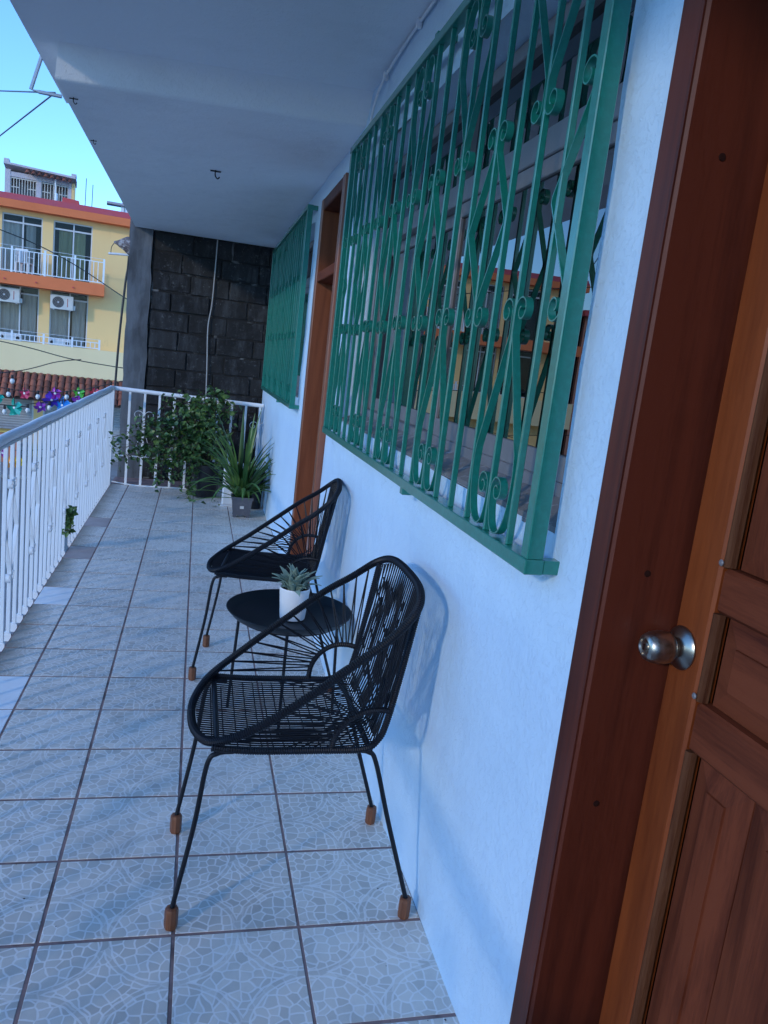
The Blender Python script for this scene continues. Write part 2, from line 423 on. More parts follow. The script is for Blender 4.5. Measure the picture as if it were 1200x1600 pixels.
def obj(name, me, material, parent=None, smooth=False, loc=None):
    fixn(me) if me.users == 0 else None
    if material and not me.materials: me.materials.append(material)
    if smooth and not me.get('sm'):
        me['sm'] = 1
        for p in me.polygons: p.use_smooth = True
        try: me.set_sharp_from_angle(angle=R(40))
        except Exception: pass
    o = bpy.data.objects.new(name, me)
    C.objects.link(o)
    if parent: o.parent = parent
    if loc: o.location = loc
    return o

def thing(name, label, cat, loc=(0, 0, 0), rz=0, group=None):
    o = bpy.data.objects.new(name, None); C.objects.link(o)
    o.empty_display_size = .1
    o.location = loc; o.rotation_euler = (0, 0, rz)
    return tag(o, label, cat, group)
def tag(o, label, cat, group=None):
    o['label'] = label; o['category'] = cat
    if group: o['group'] = group
    return o
def struct(o): o['kind'] = 'structure'; return o
def stuff(o): o['kind'] = 'stuff'; return o
def cat_rom(P, n=8, closed=False):
    P = [Vector(p) for p in P]; out = []; N_ = len(P)
    for i in range(N_ if closed else N_ - 1):
        g = lambda k: P[k % N_] if closed else P[min(max(k, 0), N_ - 1)]
        a, b, c, d = g(i - 1), g(i), g(i + 1), g(i + 2)
        for k in range(n):
            t = k / n
            out.append(.5 * ((2 * b) + (c - a) * t + (2 * a - 5 * b + 4 * c - d) * t * t + (3 * b - a - 3 * c + d) * t ** 3))
    if not closed: out.append(P[-1])
    return out
def resample(P, step, closed=False):
    P = [Vector(p) for p in P]
    if closed: P = P + [P[0]]
    L = [0]
    for a, b in zip(P, P[1:]): L.append(L[-1] + (b - a).length)
    n = max(2, int(L[-1] / step)); out = []; j = 0
    for i in range(n + (0 if closed else 1)):
        d = L[-1] * i / n
        while j < len(L) - 2 and L[j + 1] < d: j += 1
        t = (d - L[j]) / max(1e-9, L[j + 1] - L[j]); out.append(P[j].lerp(P[j + 1], min(1, t)))
    return out
def spiral(c, r0, r1, a0, a1, n=18):
    return [(c[0] + (r0 + (r1 - r0) * i / n) * math.cos(R(a0 + (a1 - a0) * i / n)), c[1] + (r0 + (r1 - r0) * i / n) * math.sin(R(a0 + (a1 - a0) * i / n))) for i in range(n + 1)]

WX = .705      # face of the house wall
FLX = -.80     # open edge of the balcony
FARY = 8.22    # far railing

# ------------------------------------------------------------------ ground and street
g = MB().box(-600, 600, -600, 900, -4.4, -3.9).obj('ground', mat('street_concrete', (.22, .21, .195), .9, var=(.8, (.17, .165, .155), .45, .7), bump=(30, .6, .01)))
struct(g)
pv = MB().box(-60, 40, 29.2, 60, -3.9, -3.77, .02).obj('pavement', mat('pavement_concrete', (.30, .29, .28), .9, var=(2, (.22, .21, .2), .45, .7)))
struct(pv)

# ------------------------------------------------------------------ balcony floor
fl = MB().box(FLX, WX + .15, -3, 8.72, -.22, -.0016).obj('balcony_floor', GROUT)
struct(fl)
MB().box(-1.02, FLX - .001, -3, 8.72, -.22, -.035).obj('ledge', mat('ledge_cement', (.30, .30, .31), .9, var=(4, (.18, .18, .18), .45, .7), bump=(40, .5, .004)), fl)
TILE = tile_mat('printed_tile', (.70, .665, .60), (.94, .93, .91), .85)
TILEP = mat('pale_blue_tile', (.84, .90, .95), .3, var=(7, (.74, .80, .86), .5, .75), coat=.3)
TILEK = mat('pinkish_tile', (.36, .29, .29), .4, var=(7, (.42, .36, .36), .45, .7))
xl = [FLX, -.620, -.292, .036, .364, WX + .004]
Y0, DY = 1.786 - 3 * .3225, .3225
def tile_mesh(wd, ln): return MB().box(-wd / 2, wd / 2, -ln / 2, ln / 2, -.012, 0, .0009).mesh('tile')
tm = [tile_mesh(xl[i + 1] - xl[i] - (.010 if i < 4 else .007), DY - .011) for i in range(5)]
special = {(0, 7): TILEP, (0, 11): TILEP, (0, 6): TILEP, (0, 14): TILEK, (0, 17): TILEK}
tspec = {}
for j in range(0, 23):
    for i in range(5):
        yc = Y0 + (j + .5) * DY
        if yc + DY / 2 > 8.3: continue
        me = tm[i]
        mt = special.get((i, j))
        if mt:
            if (i, mt.name) not in tspec: tspec[(i, mt.name)] = tile_mesh(xl[i + 1] - xl[i] - .008, DY - .008)
            me = tspec[(i, mt.name)]
        o = obj('tile', me, mt or TILE, fl)
        o.location = ((xl[i] + xl[i + 1]) / 2, yc, random.uniform(-.0006, .0006))
        o.rotation_euler = (0, 0, 0)

# ------------------------------------------------------------------ ceiling
ce = MB()
ce.box(-.823, 1.2, -3, 5.0, 2.75, 3.02); ce.box(-.735, 1.2, 5.0, 8.95, 2.75, 3.02)
def lip(yl, yr, z, xl_): return [(xl_, yl, z), (WX + .2, yr, z), (WX + .2, 8.9, z), (xl_, 8.9, z)]
ce.quad_grid([lip(4.145, 3.91, 2.62, -.722), lip(4.12, 3.885, 2.6225, -.728), lip(4.11, 3.875, 2.632, -.730), lip(4.02, 3.79, 2.735, -.704), lip(4.0, 3.77, 2.756, -.700)], closed_u=True, cap=True)
struct(ce.obj('ceiling', CEIL, None, True))

# ------------------------------------------------------------------ house wall with openings
W1 = (1.368, 3.83, 1.215, 2.42)
W2 = (5.50, 7.95, 1.215, 2.42)
D1 = (.16, 1.20, -.3, 2.36)
D2 = (4.20, 5.02, -.3, 2.47)
def wall_grid(y0, y1, z0, z1, opens, xf, depth):
    ys = sorted({y0, y1, *[o[0] for o in opens], *[o[1] for o in opens]})
    zs = sorted({z0, z1, *[max(z0, o[2]) for o in opens], *[o[3] for o in opens]})
    b = MB()
    def openc(i, j):
        if not (0 <= i < len(ys) - 1 and 0 <= j < len(zs) - 1): return None
        yc, zc = (ys[i] + ys[i + 1]) / 2, (zs[j] + zs[j + 1]) / 2
        return any(o[0] < yc < o[1] and o[2] < zc < o[3] for o in opens)
    for i in range(len(ys) - 1):
        for j in range(len(zs) - 1):
            a, c, e, f = ys[i], ys[i + 1], zs[j], zs[j + 1]
            if openc(i, j):
                if openc(i - 1, j) is False: b.quad_grid([[(xf, a, e), (xf + depth, a, e)], [(xf, a, f), (xf + depth, a, f)]])
                if openc(i + 1, j) is False: b.quad_grid([[(xf, c, e), (xf + depth, c, e)], [(xf, c, f), (xf + depth, c, f)]])
                if openc(i, j - 1) is False: b.quad_grid([[(xf, a, e), (xf + depth, a, e)], [(xf, c, e), (xf + depth, c, e)]])
                if openc(i, j + 1) is False: b.quad_grid([[(xf, a, f), (xf + depth, a, f)], [(xf, c, f), (xf + depth, c, f)]])
            else:
                ny = max(1, int((c - a) / .15)); nz_ = max(1, int((f - e) / .15))
                rows = [[(xf, a + (c - a) * p / ny, e + (f - e) * q / nz_) for p in range(ny + 1)] for q in range(nz_ + 1)]
                b.quad_grid(rows)
                b.quad_grid([[(xf + depth, a, e), (xf + depth, c, e)], [(xf + depth, a, f), (xf + depth, c, f)]])
    return b
import bmesh
b = wall_grid(-3, 8.66, -.3, 2.80, [W1, W2, D1, D2], WX, .26)
me = b.mesh('house_wall')
bm = bmesh.new(); bm.from_mesh(me)
bmesh.ops.remove_doubles(bm, verts=bm.verts, dist=.0005)
# hand-trowelled: the face and the edges of the openings wander a little
for v in bm.verts:
    if v.co.x < WX + .01:
        v.co.x += .004 * math.sin(v.co.y * 7.1 + v.co.z * 3) + .003 * math.sin(v.co.z * 11 + v.co.y * 5)
bm.to_mesh(me); bm.free()
hw = obj('house_wall', me, WHITE)
tag(hw, 'long white stippled plaster wall behind the chairs', 'wall')
# sloping rough sills in the window openings
for (a, c, z0, z1) in (W1, W2):
    s_ = MB().quad_grid([[(WX + .006, a + .002, z0 - .01), (WX + .006, c - .002, z0 - .01)], [(WX + .006, a + .002, z0 + .012), (WX + .006, c - .002, z0 + .012)], [(WX + .10, a + .002, z0 + .045), (WX + .10, c - .002, z0 + .045)], [(WX + .10, a + .002, z0 - .01), (WX + .10, c - .002, z0 - .01)]], closed_v=True)
    s_.obj('window_sill', CONC if False else mat('rough_sill', (.17, .17, .18), .9, var=(20, (.38, .40, .43), .57, .70), bump=(60, .7, .004)), hw)
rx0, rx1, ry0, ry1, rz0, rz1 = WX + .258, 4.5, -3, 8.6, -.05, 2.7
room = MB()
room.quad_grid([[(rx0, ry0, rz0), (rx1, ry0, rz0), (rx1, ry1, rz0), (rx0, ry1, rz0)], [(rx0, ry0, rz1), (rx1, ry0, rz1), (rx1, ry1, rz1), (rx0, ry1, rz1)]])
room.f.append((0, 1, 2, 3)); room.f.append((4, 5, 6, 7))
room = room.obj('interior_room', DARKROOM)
struct(room)

MB().box(-.86, WX - .002, -2.4, -2.2, -.004, 2.79).obj('end_wall', WHITE, hw)  # unseen wall added behind the camera to keep light off the ceiling step
# surface conduit where wall and ceiling meet, with clips
cd = MB().tube(cat_rom([(WX - .012, -1, 2.742), (WX - .012, 1.5, 2.742), (WX - .012, 2.85, 2.740), (WX - .012, 3.4, 2.732), (WX - .012, 3.62, 2.705), (WX - .014, 3.72, 2.64), (WX - .012, 3.76, 2.55)], 6), .0055, 8).obj('conduit', CEIL, None, True)
tag(cd, 'thin painted electric conduit along the top of the white wall', 'conduit')
for y, z in ((2.2, 2.738), (2.98, 2.736), (3.5, 2.72)):
    MB().box(WX - .026, WX - .004, y - .008, y + .008, z - .02, z + .016, .003).obj('clip', CEIL, cd)

# ------------------------------------------------------------------ windows
def window(op, label, nlights):
    a, c, z0, z1 = op
    xf = WX + .10
    t = thing('window', label, 'window', (xf, (a + c) / 2, z0), 0, 'aluminium windows behind the grilles')
    h = (c - a) / 2 - .003; H_ = z1 - z0 - .003
    P = lambda n, x0, x1, y0, y1, q0, q1, m_=ALU, p=t: MB().box(x0, x1, y0, y1, q0, q1, .003).obj(n, m_, p)
    fr = .045
    P('frame_bottom', 0, .07, -h, h, .02, .075)
    P('frame_top', 0, .07, -h, h, H_ - fr, H_)
    P('frame_side', 0, .07, -h, -h + fr, .075, H_ - fr)
    P('frame_side', 0, .07, h - fr, h, .075, H_ - fr)
    zt = .845
    P('transom', -.004, .074, -h + fr, h - fr, zt, zt + .07)
    n = 2
    for k in range(n):
        y0 = -h + fr + (2 * h - 2 * fr) * k / n; y1 = -h + fr + (2 * h - 2 * fr) * (k + 1) / n
        xo = .004 if k % 2 == 0 else .034
        s_ = .036
        st = MB()
        st.box(xo, xo + .026, y0, y0 + s_, .075, zt, .002); st.box(xo, xo + .026, y1 - s_, y1, .075, zt, .002)
        st.box(xo, xo + .026, y0 + s_, y1 - s_, .075, .135, .002); st.box(xo, xo + .026, y0 + s_, y1 - s_, zt - .045, zt, .002)
        so_ = st.obj('sash', ALU, t)
        MB().box(xo + .010, xo + .015, y0 + s_ - .005, y1 - s_ + .005, .13, zt - .04).obj('pane', GLASS, so_)
        MB().box(.03, .035, y0 + .0, y1 - .0, zt + .066, H_ - fr + .004).obj('pane', GLASS, t)
    P('mullion', .0, .066, -.02, .02, zt + .07, H_ - fr)
    return t
window(W1, 'aluminium sliding window with dark reflecting glass behind the near green grille', 2)
window(W2, 'far aluminium window half hidden behind the far green grille', 2)

# ------------------------------------------------------------------ ornamental ironwork
def pathtop_lyre(zb, zs, S):
    """half of a lyre: curl and U turn at the zb end, straight leg, small outward curl at the zs end"""
    sg = 1 if zs > zb else -1
    L_ = abs(zs - zb)
    p = spiral((.043, .098), .007, .032, -320, 180, 24)
    u_ = cat_rom([(p[-1][0], p[-1][1], 0), (.013, .062, 0), (.028, .020, 0), (.055, .006, 0), (.086, .020, 0), (.108, .065, 0), (.1165, .13, 0), (.112, .18, 0)], 4)
    p += [(v.x, v.y) for v in u_[1:]]
    p += [(.0065, L_ - .05), (.006, L_ - .02)]
    p += spiral((.038, L_), .032, .008, 180, -250, 22)
    return [(h, zb + sg * z) for h, z in p]
def path_diamond(z0, z1, r=.032, out=.1165):
    p = spiral((r + .0055, z0), .008, r, 600, 180, 20)
    p += [(.0055, z0 + .03), (out, (z0 + z1) / 2 - .006), (out, (z0 + z1) / 2 + .006), (.0055, z1 - .03)]
    p += spiral((r + .0055, z1), r, .008, 180, -240, 20)
    return p
def grille(y0, y1, label, nk):
    gx = .64; z0, z1 = 1.14, 2.51
    t = thing('window_grille', label, 'window grille', (gx, y0, 0), 0, 'green window grilles')
    L_ = y1 - y0; s = L_ / nk
    # near post, far post, rails, returns to the wall
    for yy in (0, L_ - .034):
        MB().box(-.004, .032, yy, yy + .030, z0 + .03, z1 - .028, .002).obj('post', GREEN, t)
    MB().box(-.006, .034, -.002, L_ + .002, z0, z0 + .03, .002).obj('bottom_rail', GREEN, t)
    MB().box(-.006, .034, -.002, L_ + .002, z1 - .028, z1, .002).obj('top_rail', GREEN, t)
    for yy in (0.0, L_ - .032):
        for zz in (z0 + .001, z1 - .03):
            MB().box(.034, WX - gx + .02, yy, yy + .03, zz, zz + .028, .002).obj('wall_bracket', GREEN, t)
    MB().box(.0, WX - gx + .01, L_ * .37, L_ * .37 + .03, z0 - .022, z0 - .001, .002).obj('wall_bracket', GREEN, t)
    MB().box(.0, WX - gx + .01, L_ * .46, L_ * .46 + .03, z1 + .001, z1 + .02, .002).obj('wall_bracket', GREEN, t)
    bar = MB().box(.003, .0175, -.005, .005, z0 + .03, z1 - .028, .0015).mesh('bar')
    meshes = {}
    def strip(kind, sg):
        if (kind, sg) not in meshes:
            if kind == 'lo': p = pathtop_lyre(z0 + .030, 1.65, s)
            elif kind == 'hi': p = pathtop_lyre(z1 - .030, 2.06, s)
            else: p = path_diamond(1.65, 2.06)
            k = s / .128
            p = [(max(h, .008) * (1 if h < .05 else 1 + (k - 1)) * sg, z) for h, z in p]
            meshes[(kind, sg)] = MB().ribbon(p, .0025, .0195, .0032, lambda a, b_, d: (d, a, b_)).mesh('scroll')
        return meshes[(kind, sg)]
    for k in range(1, nk):
        o = obj('bar', bar, GREEN, t); o.location = (0, k * s + random.uniform(-.003, .003), 0); o.rotation_euler = (random.uniform(-.0022, .0022), 0, 0)
    for k in range(0, nk + 1):
        yc = k * s + (.017 if k == 0 else (-.017 if k == nk else 0))
        kinds = ['lo', 'hi'] if k % 4 == 2 else (['mid'] if k % 4 == 0 else [])
        for kd in kinds:
            for sg in (-1, 1):
                if (k == 0 and sg < 0) or (k == nk and sg > 0): continue
                o = obj('scroll', strip(kd, sg), GREEN, t, True); o.location = (0, yc + (.012 * sg if k in (0, nk) else 0), 0)
    return t
grille(1.322, 3.89, 'large green wrought iron window grille nearest the camera above the front chair', 20)
grille(5.42, 8.03, 'small-looking green window grille at the far end above the plants', 20)

def rail_thing(label, y0, y1, n):
    """white railing along y at FLX"""
    t = thing('balcony_railing', label, 'railing', (-.822, y0, 0), 0)
    L_ = y1 - y0; s = L_ / n
    hr = MB()
    prof = [(-.006 + .0245 * math.cos(a_), .0225 * math.sin(a_)) for a_ in [2 * PI * q / 16 for q in range(16)]]
    rows = []
    NS = 60
    for i in range(NS + 1):
        y = L_ * i / NS
        dz = .002 * math.sin(i * 1.3) + .0015 * math.sin(i * .37)
        rows.append([(px, y, .985 + pz + dz) for px, pz in prof])
    hr.quad_grid(rows, closed_u=True, cap=True)
    hr.obj('handrail', HANDW, t, True)
    MB().box(-.013, .013, 0, L_, .952, .966, .002).obj('top_strip', RAILW, t)
    MB().box(-.012, .012, 0, L_, -.055, -.04, .002).obj('bottom_strip', RAILW, t)
    bar = MB().box(-.0095, .0095, -.0045, .0045, -.042, .953, .0015).mesh('bar')
    boot = MB()
    boot.quad_grid([[(-.016, -.012, -.05), (.02, -.014, -.05), (.02, .016, -.05), (-.016, .012, -.05)], [(-.015, -.008, .012), (.0155, -.010, .004), (.0155, .012, .006), (-.015, .008, .012)]], closed_u=True, cap=True)
    bootm = boot.mesh('cement_boot')
    cache = {}
    for k in range(n + 1):
        o = obj('bar', bar, RAILW, t); o.location = (random.uniform(-.001, .001), min(max(k * s, .008), L_ - .008), 0)
        q = obj('cement_boot', bootm, RAILW, o)
        if k % 4 == 2 and k < n:
            for sg in (-1, 1):
                if sg not in cache:
                    p = [(max(h, .0075) * sg, z) for h, z in path_diamond(.30, .755, .030, .122)]
                    cache[sg] = MB().ribbon(p, -.010, .010, .004, lambda a, b_, d: (d, a, b_)).mesh('scroll')
                e = obj('scroll', cache[sg], RAILW, t, True); e.location = (0, k * s, 0)
    return t
rail_thing('long white scrollwork balcony railing on the street side', 3.9 - 2 * .132 - 44 * .132, 3.9 - 2 * .132 - 16 * .132 + .132 * 50, 78)
RY1 = 3.9 - 2 * .132 - 16 * .132 + .132 * 50
# far railing
t = thing('balcony_railing', 'short white railing across the far end behind the bush', 'railing', (-.80, FARY, 0))
MB().tube(cat_rom([(-.022, RY1 - FARY - .01, .985), (-.012, -.02, .985), (.02, 0, .983), (.75, 0, .968), (1.49, 0, .955)], 8), .021, 12).obj('handrail', HANDW, t, True)
MB().tube(cat_rom([(0, 0, .03), (.15, 0, .012), (.3, 0, .004), (.9, 0, .01), (1.48, 0, .012)], 6), .007, 8).obj('bottom_strip', RAILW, t, True)
MB().box(.02, 1.48, -.005, .005, .30, .312, .001).obj('cross_strip', RAILW, t)
bar = MB().box(-.012, .012, -.006, .006, .004, .962, .0015).mesh('bar')
sc = None
for k in range(10):
    xx = .148 + k * .1455
    o = obj('bar', bar, RAILW, t); o.location = (xx, 0, 0)
    if k % 4 == 1:
        for sg in (-1, 1):
            p = spiral((.058, .735), .012, .052, -220, 180, 24) + [(.0065, .68), (.03, .52), (.066, .40), (.03, .30)]
            p = [(max(h, .0065) * sg, z) for h, z in p]
            e = MB().ribbon(p, -.008, .008, .0045, lambda a, b_, d: (a, d, b_)).obj('scroll', RAILW, t, True); e.location = (xx, 0, 0)
tp = MB().box(-.035, .0, -.02, .015, -.05, .96, .003).obj('corner_post', RAILW, t)

# ------------------------------------------------------------------ concrete block wall at the far end
BWY = 8.70
t = thing('block_wall', 'blackened bare concrete block wall closing the far end of the balcony', 'wall', (0, BWY, 0))
MB().box(-.54, .78, .014, .26, -3.9, 2.80).obj('mortar', MORTAR, t)
colm = MB()
rows = []
for i in range(60):
    z = -3.9 + 6.7 * i / 59
    j = lambda a: .004 * math.sin(z * 9 + a * 5) + .003 * math.sin(z * 23 + a)
    rows.append([(-.776 + j(1), -.012 + j(2), z), (-.548 + j(3) * 1.6, -.012 + j(4), z), (-.548 + j(3), .27, z), (-.776 + j(1), .27, z)])
colm.quad_grid(rows, closed_u=True, cap=True).obj('concrete_column', CONC, t)
bms = []
for wd in (.392, .196, .29):
    for v in range(3):
        bb = MB()
        e = .008
        xs = [0, e, wd * .35, wd * .7, wd - e, wd]; zs = [0, e, .06, .13, .188 - e, .188]
        rows = []
        for q, z in enumerate(zs):
            row = []
            for p_, x in enumerate(xs):
                edge = p_ in (0, 5) or q in (0, 5)
                row.append((x + random.uniform(-.004, .004) * (0 if p_ not in (0, 5) else 1.6), (.016 + random.uniform(0, .008) if edge else random.uniform(-.003, .003)), z + (random.uniform(-.005, .005) if q in (0, 5) else 0)))
            rows.append(row)
        bb.quad_grid(rows)
        rows2 = [[(x, .05, z) for (x, y, z) in (r_[0], r_[-1])] for r_ in (rows[0], rows[-1])]
        # sides
        bb.quad_grid([rows[0], [(x, .05, z) for x, y, z in rows[0]]]); bb.quad_grid([rows[-1], [(x, .05, z) for x, y, z in rows[-1]]])
        bb.quad_grid([[r_[0] for r_ in rows], [(r_[0][0], .05, r_[0][2]) for r_ in rows]]); bb.quad_grid([[r_[-1] for r_ in rows], [(r_[-1][0], .05, r_[-1][2]) for r_ in rows]])
        bms.append((wd, bb.mesh('block')))
for c_ in range(-2, 13):
    z = .02 + c_ * .2
    x = -.535
    first = True
    while x < .72:
        if first: wd = random.choice([.196, .196, .29]) if c_ % 2 else .392
        else: wd = .392
        first = False
        o = obj('block', random.choice([m_ for w_, m_ in bms if w_ == wd]), BLOCK, t)
        o.location = (x + .004, random.uniform(-.006, .006), z + random.uniform(-.004, .004))
        o.rotation_euler = (random.uniform(-.01, .01), random.uniform(-.012, .012), random.uniform(-.01, .01))
        x += wd + random.uniform(.005, .011)

# cables on and beside it
tag(MB().tube(cat_rom([(.103, 8.66, 2.615), (.10, 8.675, 2.3), (.092, 8.675, 1.95), (.068, 8.675, 1.7), (.086, 8.675, 1.3), (.105, 8.67, .8), (.12, 8.67, .2)], 8), .006, 6).obj('hanging_cable', CABLEW, None, True), 'pale cable hanging down the blackened block wall', 'cable')
tag(MB().tube(cat_rom([(-.83, 9.4, 2.75), (-.85, 9.5, 2.3), (-.87, 9.5, 2.1), (-.905, 9.5, 1.53), (-.925, 9.5, .95), (-.94, 9.5, .3), (-.93, 9.5, -3.9)], 8), .013, 8).obj('drop_cable', CABLEB, None, True), 'thick dark cable dropping beside the edge of the block wall', 'cable')

# wrapped lamp fitting on a pipe arm, fixed to the outer edge of the block wall
t = thing('wall_fitting', 'tattered grey wrapped lamp on a white pipe arm at the block wall edge', 'lamp', (-.86, 9.3, 2.40))
MB().tube([(-.19, .05, -.02), (.10, .05, .0)], .012, 10).obj('pipe_arm', RAILW, t, True)
rows = []
for i in range(9):
    u_ = i / 8; rr = [.012, .022, .04, .058, .075, .088, .096, .085, .05][i]
    rows.append([(-.135 + .23 * u_, .02 + rr * .8 * math.cos(a) * random.uniform(.85, 1.15), .105 - .02 * u_ + rr * math.sin(a) * random.uniform(.85, 1.15)) for a in [2 * PI * k / 12 for k in range(12)]])
MB().quad_grid(rows, closed_u=True, cap=True).obj('wrapping', mat('torn_wrapping', (.16, .13, .13), .8, var=(26, (.42, .40, .40), .5, .62), bump=(60, 1, .02)), t)
MB().tube(cat_rom([(-.13, .03, .10), (-.16, .04, .05), (-.165, .05, -.02)], 5), .004, 6).obj('wire', CABLEB, t)

# ------------------------------------------------------------------ ceiling hooks and fixings
def hook(x, y, s, label):
    p = [(x, y, 2.622), (x, y, 2.622 - .03 * s), (x + .014 * s, y, 2.622 - .045 * s), (x + .024 * s, y, 2.622 - .034 * s)]
    b = MB().tube(cat_rom(p, 5), .0035 * s, 6)
    b.tube([(x - .028 * s, y + .004, 2.614), (x + .03 * s, y - .004, 2.613)], .004 * s, 6)
    tag(b.obj('ceiling_hook', BLACKM, None, True), label, 'hook')
hook(.02, 5.42, 1.15, 'dark hook in the middle of the ceiling above the balcony')
hook(-.684, 4.35, .7, 'tiny fixing near the ceiling edge, the nearer of two')
hook(-.694, 5.17, .6, 'tiny fixing near the ceiling edge, the farther of two')

# line bracket and wires outside the ceiling edge
t = thing('line_bracket', 'bent grey metal bracket holding wires outside the ceiling edge', 'bracket', (-.80, 4.3, 2.6))
MB().tube([(-.025, 0, .16), (-.068, 0, .008), (-.03, 0, .002), (.07, 0, .0)], .009, 6).obj('arm', mat('galvanised', (.35, .40, .46), .5, .5), t)
tag(MB().tube([(-.765, 4.3, 2.607), (-1.278, 5.5, 2.619), (-8.5, 22.4, 2.78)], .004, 6).obj('service_wire', CABLEL, None, True), 'wire sloping down to the left from the metal bracket', 'wire')
tag(MB().tube([(-.76, 4.3, 2.612), (-1.284, 5.5, 2.874), (-6.5, 17.5, 5.5)], .004, 6).obj('service_wire', CABLEL, None, True), 'nearly level wire running left from the metal bracket', 'wire')

# ------------------------------------------------------------------ near door
DX = .83       # door face
t = thing('door_frame', 'thick dark red wooden door frame of the near door', 'door frame', (.685, 1.112, 0))
MB().box(0, .18, 0, .073, -.0, 2.36, .006).obj('jamb', FRAMEW, t)
MB().box(0, .18, -.92, -.85, 0, 2.36, .006).obj('jamb', FRAMEW, t)
MB().box(.003, .177, -.85, 0, 2.29, 2.355, .006).obj('head', FRAMEW, t)
MB().box(-.003, .0, .004, .012, .02, 2.34).obj('edge_bead', FRAMEW, t)
dots = MB()
for (x, z) in ((.075, 1.21), (.07, 1.875), (.058, .78)):
    MB().lathe([(.006, 0), (.006, .0012), (.003, .0015)], (0, 0, 0), 12).obj('plug', GROOVE, t).matrix_local = Matrix.Translation((x, -.0002, z)) @ Matrix.Rotation(R(90), 4, 'X')

t = thing('wooden_door', 'closed brown panelled wooden door with a round metal knob', 'door', (DX, 1.108, 0))
def dbox(n, y0, y1, z0, z1, x0, x1, m_, bev=.004): return MB().box(x0, x1, y0, y1, z0, z1, bev).obj(n, m_, t)
dbox('stile', -.084, 0, .005, 2.28, 0, .04, STILEW, .005)
dbox('stile', -.84, -.755, .005, 2.28, 0, .04, STILEW, .005)
for z0, z1 in ((.005, .17), (.935, 1.02), (1.176, 1.25), (2.12, 2.28)):
    dbox('rail', -.754, -.085, z0, z1, .0035, .038, PANELH, .006)
# worn quarter-round bead beside the stile, cut at the rails
for z0, z1 in ((.172, .933), (1.022, 1.174), (1.252, 2.118)):
    b = MB()
    prof = [(.004, -.0845), (.001, -.087), (.0005, -.090), (.003, -.094), (.007, -.097), (.016, -.099), (.016, -.0845)]
    b.quad_grid([[(x, y, z0) for x, y in prof], [(x, y, z1) for x, y in prof]], closed_u=True, cap=True)
    b.obj('bead', BEADW, t)
def raised(y0, y1, z0, z1, m_, field=.05, depth=.012, nm='panel'):
    """panel with a bevelled margin and a raised field"""
    b = MB()
    def r_(i, x): return [(x, y0 + i, z0 + i), (x, y1 - i, z0 + i), (x, y1 - i, z1 - i), (x, y0 + i, z1 - i)]
    b.quad_grid([r_(0, .034), r_(0, .022), r_(field, .012), r_(field + .001, .008)], closed_u=True, cap=True)
    return b.obj(nm, m_, t)
raised(-.75, -.103, 1.022, 1.174, PANELH, .04)
raised(-.42, -.103, 1.252, 2.116, PANELW, .055)
raised(-.75, -.422, 1.252, 2.116, PANELW, .055)
raised(-.232, -.103, .172, .933, PANELW, .042)
raised(-.50, -.234, .172, .933, PANELW, .05)
raised(-.75, -.502, .172, .933, PANELW, .05)
for z in (1.258, 1.03):
    MB().lathe([(.004, 0), (.0055, -.003), (.003, -.005)], (0, -.086, z), 10, 'x').obj('nail_head', ALU, t)
k = MB().lathe([(.001, .0), (.037, 0), (.038, -.004), (.034, -.009), (.024, -.013), (.019, -.017)], (0, -.030, 1.092), 36, 'x').obj('rose', BRASSD, t, True)
kn = MB().lathe([(.012, -.012), (.0175, -.016), (.0175, -.021), (.0225, -.024), (.0265, -.029), (.0282, -.038), (.0284, -.048), (.0265, -.060), (.0225, -.070), (.0185, -.073), (.015, -.074), (.0135, -.071), (.008, -.070), (.0075, -.073), (.001, -.0735)], (0, -.030, 1.092), 36, 'x').obj('knob', BRASS, t, True)
MB().box(-.0755, -.0728, -.0312, -.0288, 1.087, 1.097).obj('keyhole', GROOVE, kn)

# ------------------------------------------------------------------ far door
t = thing('door_frame', 'red brown wooden door frame with a transom bar between the two grilles', 'door frame', (.672, 4.20, 0))
for y in (.0, .745):
    MB().box(0, .22, y + .002, y + .073, 0, 2.47, .005).obj('jamb', STILEW if False else wood('reddish_frame_wood', (.15, .042, .018), (.24, .075, .032), .4), t)
MB().box(.002, .218, .075, .743, 2.40, 2.468, .005).obj('head', FRAMEW, t)
MB().box(.004, .216, .075, .743, 1.97, 2.03, .005).obj('transom_bar', PANELH, t)
t = thing('wooden_door', 'far brown wooden door set back inside its frame', 'door', (.86, 4.276, 0))
MB().box(0, .04, .004, .664, .005, 1.965, .004).obj('leaf', PANELW, t)
for z0, z1 in ((.15, .9), (1.0, 1.85)):
    MB().box(-.012, .001, .1, .57, z0, z1, .01).obj('panel', PANELW, t)
MB().box(.01, .03, .004, .664, 2.035, 2.397).obj('transom_panel', PANELW, t)

